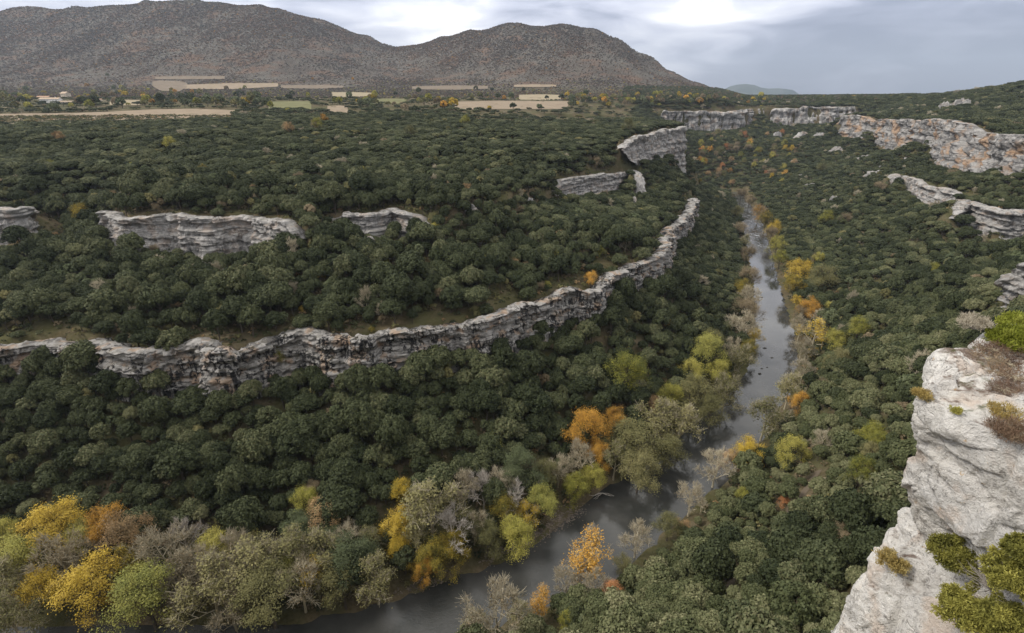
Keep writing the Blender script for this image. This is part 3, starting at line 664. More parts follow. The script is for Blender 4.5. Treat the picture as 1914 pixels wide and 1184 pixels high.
def bare_tree(name, seed, H, twigmat, leaves=0, leafmat=None, depth=4, **k):
    rg = np.random.default_rng(seed); segs, tips = skeleton(rg, H, k.get('spread', .5), k.get('first', .25), depth, k.get('limbs', 8), 3)
    mb = MB()
    for s in segs: thin_tube(mb, s, k.get('minr', .02), 0)
    # sprays of fine twigs at the tips
    n = k.get('sprays', 6)
    P = np.repeat(tips, n, 0); D = rg.normal(0, .55, P.shape)+(P-np.array((0, 0, H*.35)))/H*1.6+np.array((0, 0, .35)); D /= np.linalg.norm(D, axis=1)[:,None]
    L = rg.uniform(.5, 1.5, (len(P), 1)); W = np.cross(D, rg.normal(0, 1, P.shape)); W /= np.linalg.norm(W, axis=1)[:,None]; W *= k.get('tww', .026)
    mb.quads(np.stack([P-W, P+W, P+D*L+W*.5, P+D*L-W*.5], 1).reshape(-1, 3))
    bm_ = mb.mesh(name+'_branches', [twigmat]); cm = None
    if leaves:
        mc = MB(); P = np.repeat(tips, leaves, 0); P = P+rg.normal(0, .5, P.shape); N = P-np.array((0, 0, H*.5)); N /= np.linalg.norm(N, axis=1)[:,None]; N[:,2] += .4
        mc.quads(leaf_quads(P, N, k.get('lsize', .3), rg, .7)); cm = mc.mesh(name+'_crown', [leafmat])
    return bm_, cm
# ------------------------------------------------------------------ evergreen oak wood
oak_crowns, oak_trunks = [], []
for i in range(7):
    rg = np.random.default_rng(100+i)
    Rr = (3.3, 3.0, 3.6, 3.2, 2.7, 3.4, 3.1)[i]; H = (8.5, 9., 8.6, 7.6, 8.4, 9.2, 7.9)[i]
    oak_crowns.append(oak_crown_mb(rg, Rr, H, lumps=(38, 32, 42, 34, 30, 40, 34)[i], leaves=75, leaf=.46, flat=(.85, 1.0, .8, .75, 1.1, .95, .8)[i]).mesh('oak_crown', [M['oak']]))
    oak_trunks.append(trunk_mb(rg, H).mesh('oak_trunk', [M['bark']]))
warm_crowns = []
for i in range(4):
    rg = np.random.default_rng(140+i); warm_crowns.append(oak_crown_mb(rg, 3.1, (7.6, 8.2, 7., 8.)[i], lumps=34, leaves=80, leaf=.44, flat=.85).mesh('oak_crown', [M['oak_warm']]))
oak_far = []
for i in range(5):      # lighter copies for the far slopes
    rg = np.random.default_rng(160+i); m = oak_crown_mb(rg, 3.4, 7.2, lumps=16, leaves=34, core=1, leaf=.8, flat=.8); trunk_mb(rg, 7.2, m=m, mi=1); oak_far.append(m.mesh('far_oak', [M['oak'], M['bark']]))
def proto_col(name, meshes):
    c = bpy.data.collections.new(name)
    for k, me in enumerate(meshes): c.objects.link(bpy.data.objects.new('%s_%02d' % (name, k), me))
    return c
def near_joined(i, crown, trunk):
    bm = bmesh.new(); bm.from_mesh(crown); n = len(bm.faces); bm.from_mesh(trunk); bm.faces.ensure_lookup_table()
    for f in bm.faces[n:]: f.material_index = 1
    me = bpy.data.meshes.new('oak_joined'); bm.to_mesh(me); bm.free(); me.materials.append(crown.materials[0]); me.materials.append(M['bark']); return me
oak_near = [near_joined(i, oak_crowns[i], oak_trunks[i]) for i in range(7)] + [near_joined(i, warm_crowns[i], oak_trunks[i]) for i in range(4)]
# other trees mixed into the wood : taller grey-green, olive and leafless ones
oth = []
for i, k_ in enumerate(('sage', 'olive', 'brown')):
    rg = np.random.default_rng(180+i); c_ = oak_crown_mb(rg, 2.4, (9.5, 8.4, 7.)[i], lumps=22, leaves=60, leaf=.42, flat=(1.5, 1.3, 1.1)[i]).mesh('mixed_crown', [M[k_]]); oth.append(near_joined(i, c_, oak_trunks[i]))
oth.append(bare_tree('wood_bare', 190, 8.5, M['twig'], sprays=7, tww=.03, minr=.03)[0])
def scatter(name, P, rot, scl, idx, coll, label, cat, mat):
    """one 'stuff' object : every point carries one tree of the collection"""
    me = bpy.data.meshes.new(name); n = len(P); me.vertices.add(n); me.vertices.foreach_set('co', np.asarray(P, np.float32).ravel())
    for nm, ty, dat in (('rz', 'FLOAT', rot), ('idx', 'INT', idx)):
        a = me.attributes.new(nm, ty, 'POINT'); a.data.foreach_set('value', np.asarray(dat, np.int32 if ty == 'INT' else np.float32))
    a = me.attributes.new('scl', 'FLOAT_VECTOR', 'POINT'); a.data.foreach_set('vector', np.asarray(scl, np.float32).ravel())
    me.update(); o = link(name, me); me.materials.append(mat)
    g = bpy.data.node_groups.new(name, 'GeometryNodeTree')
    g.interface.new_socket('Geometry', in_out='INPUT', socket_type='NodeSocketGeometry'); g.interface.new_socket('Geometry', in_out='OUTPUT', socket_type='NodeSocketGeometry')
    N = lambda t: g.nodes.new(t)
    gi, go, ip, ci = N('NodeGroupInput'), N('NodeGroupOutput'), N('GeometryNodeInstanceOnPoints'), N('GeometryNodeCollectionInfo')
    ci.inputs['Collection'].default_value = coll; ci.inputs['Separate Children'].default_value = True; ci.inputs['Reset Children'].default_value = True
    def attr(nm, ty):
        x = N('GeometryNodeInputNamedAttribute'); x.data_type = ty; x.inputs['Name'].default_value = nm; return x.outputs['Attribute']
    cx = N('ShaderNodeCombineXYZ'); g.links.new(attr('rz', 'FLOAT'), cx.inputs[2])
    g.links.new(gi.outputs[0], ip.inputs['Points']); g.links.new(ci.outputs[0], ip.inputs['Instance']); ip.inputs['Pick Instance'].default_value = True
    g.links.new(attr('idx', 'INT'), ip.inputs['Instance Index']); g.links.new(cx.outputs[0], ip.inputs['Rotation']); g.links.new(attr('scl', 'FLOAT_VECTOR'), ip.inputs['Scale'])
    g.links.new(ip.outputs[0], go.inputs[0])
    md = o.modifiers.new('scatter', 'NODES'); md.node_group = g
    return tag(o, label, cat, kind='stuff')
# --- fields first (trees keep off them)
def strip_field(us, vt, vb, n=24):
    uu = np.linspace(us[0], us[-1], n); a = np.interp(uu, us, vt); b = np.interp(uu, us, vb); b = b+np.where(b > 195, 9.5, np.where(b > 175, 4., .5)); rows = []
    for k in range(5):
        row = []
        for u, v in zip(uu, b+(a-b)*k/4): row.append(hit(u, v)[0])
        rows.append(row)
    return np.array(rows)
FIELDS = []
for us, vt, vb, col in [((-60,0,150,300,365,440),(214,214,212,205,204,207),(225,225,224,222,221,219),'tan'),
        ((290,330,420),(144,143,142.5),(148,148.5,148),'brown'), ((285,300,335,350),(153,151,152,156),(161,170,171,163),'brown'), ((342,430,520),(159,156,156),(166,167,162),'tan'),
        ((525,600,642),(160,159,161),(165,166,164),'brown'), ((502,540,582),(191,190,190),(196,198,197),'green'), ((850,930,1062),(191,189,190),(196.5,195.5,195),'tan'),
        ((970,1010,1048),(178,177,178),(183,183.5,183),'straw'), ((620,660,700),(173,173,174),(178,178,177),'straw'), ((770,850,912),(162,160,161),(167,168,166),'brown'),
        ((612,635,650),(199,198,200),(204,205,203),'tan'), ((700,730,760),(186,185,186),(190,191,190),'green'), ((960,1000,1040),(159,158,159),(162.5,163,162),'tan'), ((205,230,262),(188,187,188),(193,194,193),'straw')]:
    FIELDS.append((strip_field(us, vt, vb), col))
def field_mat(n, a, c):
    b = NB(n, .95, .05); q = b.noise(b.pos(), .05, 4, (1, 3, 1)); b.base(b.ramp(q, [(.35, a), (.65, c)])); return b.m
FM = {'tan': field_mat('ploughed_tan_field', (.20, .158, .112), (.27, .215, .155)), 'straw': field_mat('stubble_field', (.23, .19, .125), (.30, .25, .17)),
      'brown': field_mat('brown_field', (.14, .112, .08), (.19, .152, .115)), 'green': field_mat('pale_green_meadow', (.11, .115, .055), (.17, .16, .08))}
FLAB = {'tan': 'bare tan ploughed field', 'straw': 'pale straw stubble field', 'brown': 'brown ploughed field', 'green': 'pale green meadow'}
fpolys = []
for G3, col in FIELDS:
    r_, c_ = G3.shape[:2]; G3 = G3.copy(); G3[...,2] = hz(G3[...,0], G3[...,1])+.45
    tag(link('field', mesh_np('field', G3.reshape(-1, 3), grid_faces(r_, c_), FM[col], smooth=True)), FLAB[col]+' on the plateau', 'field', kind='structure')
    fpolys.append(np.vstack([G3[0], G3[:,-1], G3[-1][::-1], G3[:,0][::-1]])[:, :2])
# --- oak positions
def jgrid(x0, x1, y0, y1, s, seed):
    rg = np.random.default_rng(seed); xs = np.arange(x0, x1, s); ys = np.arange(y0, y1, s*.87)
    Xg, Yg = np.meshgrid(xs, ys); Xg = Xg + (np.arange(len(ys))%2)[:,None]*s*.5
    return (Xg+rg.uniform(-.34, .34, Xg.shape)*s).ravel(), (Yg+rg.uniform(-.34, .34, Yg.shape)*s).ravel()
def in_view(x, y, mu=260, mv=170):
    u, v, f = proj(np.stack([x, y, hz(x, y)+4], 1)); return (u > -mu) & (u < 1914+mu) & (v > -200) & (v < 1184+mv) & (f > 12)
pts = []
for (s, y0, y1, sd) in ((4.4, 40, 300, 1), (4.9, 300, 600, 2), (6.4, 600, 1130, 3)):
    x, y = jgrid(-900, 800, y0, y1, s, sd); pts.append(np.stack([x, y, np.full_like(x, s)], 1))
Q = np.vstack(pts); Q = Q[in_view(Q[:,0], Q[:,1])]
x, y = Q[:,0], Q[:,1]; zg = hz(x, y); sl = np.where((x > GX0) & (x < GX1) & (y < GY1), samp(SLOPE, x, y), 3)
rr_ = rng.uniform(0, 1, len(x))
dL = pdist(x, y, BL0); dR = np.minimum(dL, pdist(x, y, BR0)); wet = inpoly(x, y, np.vstack([BL0, BR0[::-1]]))
keep = ~wet & (dR > 3.5) & (sl < 67)
upl = (x < .30*y+10) & (zg > 95)     # left plateau
keep &= ~((dR < 9) & (rr_ > .35))
for T, B, g_ in ((T1,B1,1),(T2a,B2a,1),(T2b,B2b,1),(T2c,B2c,1),(TL,BL,1),(T3,B3,1),(T6,B6,1),(T7,B7,1),(T8,B8,1),(T9,B9,1),(T4,B4,1),(T5,B5,1)):
    dT_ = pdist(x, y, T); dB_ = pdist(x, y, B); d = np.minimum(dT_, dB_); keep &= d > 3.2+1.2*vnoise(x/5, y/5, 0, 123)
    if T is TL: keep &= ~((dB_ < 15) & (zg < 80))
    if T is T1: keep &= ~((d < 11) & (zg > 53) & (rr_ > .22+.35*(vnoise(x/14, y/14, 0, 77) > .1)))
    dE_ = np.minimum(np.hypot(x-B[0,0], y-B[0,1]), np.hypot(x-B[-1,0], y-B[-1,1])); far_end = dE_ > 9
    if T is not T1: keep &= ~((d < 8) & (rr_ > .5) & far_end) & ~(far_end & (dB_ < (6.5 if T[0,1] < 700 else 9)) & (zg < np.interp(x, [-300, 300], [B[:,2].max()+2]*2)))
gaps = fbm(x/13, y/13, 0, 3, 55); keep &= ~((gaps > .42) & (rr_ > .45))
farm = (y > 560) & (x < .22*y) & ~((x > 100) & (y < 700)); keep &= ~(farm & (y > 600) & (rr_ > .22))
keep &= ~((y > 700) & (x < .22*y) & (rr_ > .07))
for P in fpolys: keep &= ~inpoly(x, y, P)
PATHL = np.array([hit(*e_)[0] for e_ in [(1530,880),(1500,925),(1462,972),(1432,1008),(1392,1050),(1362,1095),(1350,1140)]]); keep &= pdist(x, y, PATHL) > 1.9
# river terrace at the lower left belongs to the bankside trees
keep &= ~((x < 40) & (dL < 21) & (y < 160) & (y > 98) & (rr_ > .12))
nat = rng.uniform(0, 1, len(x)) < .10; keep |= nat & (pdist(x, y, B1) < 3.5) & (zg < 50) & ~wet & (pdist(x, y, B1) > 1.0)
x, y, zg, sp_, sl = x[keep], y[keep], zg[keep], Q[keep,2], sl[keep]; n = len(x)
big = np.where(upl[keep], 1.12, 1.0)
sc = (sp_/5.1)**.8*big*np.exp(rng.normal(0, .29, n))*np.clip(1-.35*fbm(x/35, y/35, 0, 2, 66), .7, 1.3)
sc = np.clip(sc, .45, 1.8)
dist = np.sqrt(x*x+y*y+(zg-CAMZ)**2)
right = (x > np.interp(y, BR0[:,1][::-1] if BR0[0,1] < BR0[-1,1] else BR0[:,1][::-1], BR0[:,0][::-1])) if False else None
# which bank
rc = resample((rl+rr)/2, 300)
def right_bank(x, y): 
    d = (x[:,None]-rc[None,:,0])**2+(y[:,None]-rc[None,:,1])**2; k = d.argmin(1); tg = np.gradient(rc, axis=0)[k]
    return (tg[:,0]*(y-rc[k,1])-tg[:,1]*(x-rc[k,0])) > 0
rb = right_bank(x, y)
warmp = np.where(rb, np.clip((420-y)/300, .28, 1)*.95*(vnoise(x/20, y/20, 0, 90) > -.5), .05)
idx = rng.integers(0, 7, n); iswarm = rng.uniform(0, 1, n) < warmp; idx = np.where(iswarm, 7+rng.integers(0, 4, n), idx)
sc = np.where(iswarm, sc*.88, sc)
rot = rng.uniform(0, 6.283, n)
u_, v_, f_ = proj(np.stack([x, y, zg+4], 1))
inside = (u_ > 8) & (u_ < 1906) & (v_ > 230) & (v_ < 1165) & ~((u_ > 1540) & (v_ > 640))
order = np.argsort(np.where(inside, dist/sc, 1e9)); ind = np.zeros(n, bool); ind[order[:300]] = True
hz_s = np.where((sp_ > 4.5), .80*sc**.35, sc)*np.where(upl[keep], np.where(y > 400, .66, .84), 1.); SV = np.stack([sc*rng.uniform(.88, 1.14, n), sc*rng.uniform(.88, 1.14, n), hz_s*rng.uniform(.8, 1.2, n)], 1)
P3 = np.stack([x, y, zg-.4], 1)
nr = (dist < 620) & ~ind; fr = (dist >= 620) & ~ind
col_near = proto_col('oak_kinds', oak_near+oak_far+oth)
idx2 = np.where(dist < 620, idx, 11+rng.integers(0, 5, n))
st = ~ind
om = rng.uniform(0, 1, n) < (.045+.05*(fbm(x/30, y/30, 0, 2, 321) > .15)); idx2 = np.where(om & ~ind, 16+rng.choice(4, n, p=[.35, .35, .15, .15]), idx2)
print('OAKS', n, nr.sum(), fr.sum())
scatter('oak_forest', P3[st], rot[st], SV[st], idx2[st], col_near, 'dense dark green evergreen oak forest covering the canyon slopes and plateau', 'forest', M['oak'])
# --- the 300 oaks that show largest, each a tree of its own
def thing(name, label, cat, loc, group=None):
    o = bpy.data.objects.new(name, None); C.objects.link(o); o.location = loc; o.empty_display_size = .5; return tag(o, label, cat, group)
DIRS = ('right of', 'above', 'left of', 'below')
ORD = ['', 'second ', 'third ', 'fourth ', 'fifth ', 'sixth ', 'seventh ', 'eighth ', 'ninth ', 'tenth ', 'eleventh ', 'twelfth ', 'thirteenth ', 'fourteenth ', 'fifteenth ', 'sixteenth ', 'seventeenth ', 'eighteenth ', 'nineteenth ', 'twentieth ', 'twenty-first ', 'twenty-second ', 'twenty-third ', 'twenty-fourth ', 'twenty-fifth ', 'twenty-sixth ', 'twenty-seventh ']
def relabel(items, marks, group):
    """items (object, u, v, tone, noun) : say which one by the nearest thing one can find and the order away from it"""
    bins = {}
    for o, u, v, tone, noun in items:
        dd = [math.hypot(u-a, (v-b_)*1.2) for a, b_, _ in marks]; k = int(np.argmin(dd)); du, dv = u-marks[k][0], v-marks[k][1]
        q = (0 if du > 0 else 2) if abs(du) > abs(dv) else (3 if dv > 0 else 1); bins.setdefault((k, q, tone, noun), []).append((dd[k], o))
    for (k, q, tone, noun), L in bins.items():
        L.sort(key=lambda e: e[0])
        for j, (_, o) in enumerate(L):
            o['label'] = '%s%s %s %s the %s' % (ORD[min(j, 26)], tone, noun, DIRS[q], marks[k][2]); o['group'] = group
OAKM = [(100,950,'golden rounded tree at lower left'),(238,960,'peach coloured tree at lower left'),(345,975,'white dead tree'),(440,1000,'bare thicket'),(572,915,'small yellow-green tree at the wood edge'),(752,895,'small golden tree topping the bank row'),(905,890,'pale bare tree at the wood edge'),(925,832,'yellow-green tree inside the slope'),(1098,790,'orange-yellow tree near the river'),(1172,700,'lone yellow-green tree in the slope'),(1240,603,'small orange tree high in the slope'),
        (60,690,'left end of the long cliff'),(285,712,'lowest bulge of the long cliff'),(525,690,'green bush on the long cliff'),(690,690,'reddish foot of the long cliff'),(856,655,'middle of the long cliff'),(1030,600,'right part of the long cliff'),(1320,660,'yellow-green bank cluster'),(1400,850,'yellow topped tree on the right bank'),(1482,848,'olive-yellow tree on the right bank'),(1465,937,'small red-orange tree'),(1392,930,'yellow-green tree among right bank oaks'),
        (1145,1115,'small reddish tree at the bottom'),(1250,985,'round olive tree at the waterside'),(1495,755,'orange-yellow tree on the right bank'),(1560,640,'yellow-green tree on the right slope'),(1620,1040,'ochre tufted rock ledge'),(1690,800,'foreground rock edge'),(1062,1150,'bright yellow-green tree at the bottom'),(1535,522,'round olive-green tree on the right bank'),(120,830,'dark lower left wood'),(400,840,'bare patch in the lower left wood'),(680,820,'dense middle of the lower slope')]
OAKM = [m_ for m_ in OAKM if 'wood' not in m_[2] or 'edge' in m_[2]]
items = []
for i in np.nonzero(ind)[0]:
    k = int(idx[i]); tone = 'pale grey-green' if iswarm[i] else 'dark green'
    t = thing('oak_tree', 'oak', 'oak tree', tuple(P3[i])); t.rotation_euler.z = float(rot[i]); t.scale = SV[i].tolist()
    link('crown', oak_crowns[k] if k < 7 else warm_crowns[k-7], t); link('trunk', oak_trunks[k % 7], t)
    items.append((t, u_[i], v_[i], tone, 'oak'))
relabel(items, OAKM, 'evergreen oaks on the nearer slopes')

PL = resample(PATHL, 90); pa, pb = offs(PL, .9), offs(PL, -.9); PV = np.stack([np.column_stack([q_, hz(q_[:,0], q_[:,1])+.12]) for q_ in (pa, pb)], 1).reshape(-1, 3)
tag(link('footpath', mesh_np('footpath', PV, grid_faces(90, 2), field_mat('trodden_earth', (.085, .07, .05), (.14, .11, .08)), smooth=True)), kind='structure')
# ------------------------------------------------------------------ riverside and autumn trees, one thing each
KINDS = {}
def kind_meshes(kd):
    if kd in KINDS: return KINDS[kd]
    out = []
    leaf = {'Y':'yellow','O':'orange','P':'peach','R':'russet','L':'lime','V':'olive','S':'sage','N':'brown','K':'pale'}
    for s in range(3):
        sd = 500+s*31+sum(map(ord, kd))
        if kd == 'B': out.append(bare_tree('bare_tree', sd, 11, M['twig'], sprays=9, leaves=3, leafmat=M['brown'], lsize=.24, tww=.03))
        elif kd == 'W': out.append(bare_tree('pale_bare_tree', sd, 11, M['twig_pale'], sprays=5, tww=.035, minr=.045))
        elif kd == 'BV': out.append(bare_tree('sparse_tree', sd, 11, M['twig'], sprays=5, leaves=16, leafmat=M['olive'], lsize=.30))
        elif kd == 'BO': out.append(bare_tree('sparse_orange_tree', sd, 11, M['twig'], sprays=5, leaves=13, leafmat=M['orange'], lsize=.30))
        elif kd == 'BY': out.append(bare_tree('sparse_yellow_tree', sd, 11, M['twig'], sprays=4, leaves=16, leafmat=M['yellow'], lsize=.30))
        else: out.append(leafy_tree('leafy_tree', sd, 11, M[leaf[kd]], M['bark'], leaves=64, lsize=.20, rad=.95, depth=3, limbs=11, spread=.56, tw=4))
    KINDS[kd] = out; return out
CAT = {'B': 'bare tree', 'W': 'dead tree', 'BV': 'sparse tree'}
_cnt = [0]
def tree(u, v, w_px, kd, label, group=None, tall=1.0, H0=11., lift=6.0):
    r_ = hit(u, v, lift)
    if r_ is None: return
    p, t = r_; W = w_px*t/957.; s = W/8.4
    hh = float(np.clip(s*tall, .55*s, 2.2*s)); hh = min(hh, 1.9)
    r_ = hit(u, v, H0*hh*.58); 
    if r_ is not None: p, t = r_
    me = kind_meshes(kd)[_cnt[0] % 3]; _cnt[0] += 1
    nm = {'B': 'bare_tree', 'W': 'dead_tree', 'Y': 'yellow_tree', 'O': 'orange_tree', 'P': 'peach_tree', 'R': 'russet_tree', 'L': 'yellow_green_tree', 'K': 'yellow_green_tree', 'V': 'olive_green_tree', 'S': 'grey_green_tree', 'N': 'brown_tree', 'BV': 'sparse_tree', 'BO': 'sparse_orange_tree', 'BY': 'sparse_yellow_tree'}[kd]
    o = thing(nm, label, CAT.get(kd, 'tree'), (p[0], p[1], float(hz(p[0], p[1]))-.3), group)
    o.scale = (s, s, hh); o.rotation_euler.z = random.uniform(0, 6.28); o.rotation_euler.x = random.gauss(0, .04)
    link('branches', me[0], o)
    if me[1]: link('crown', me[1], o)
    return o
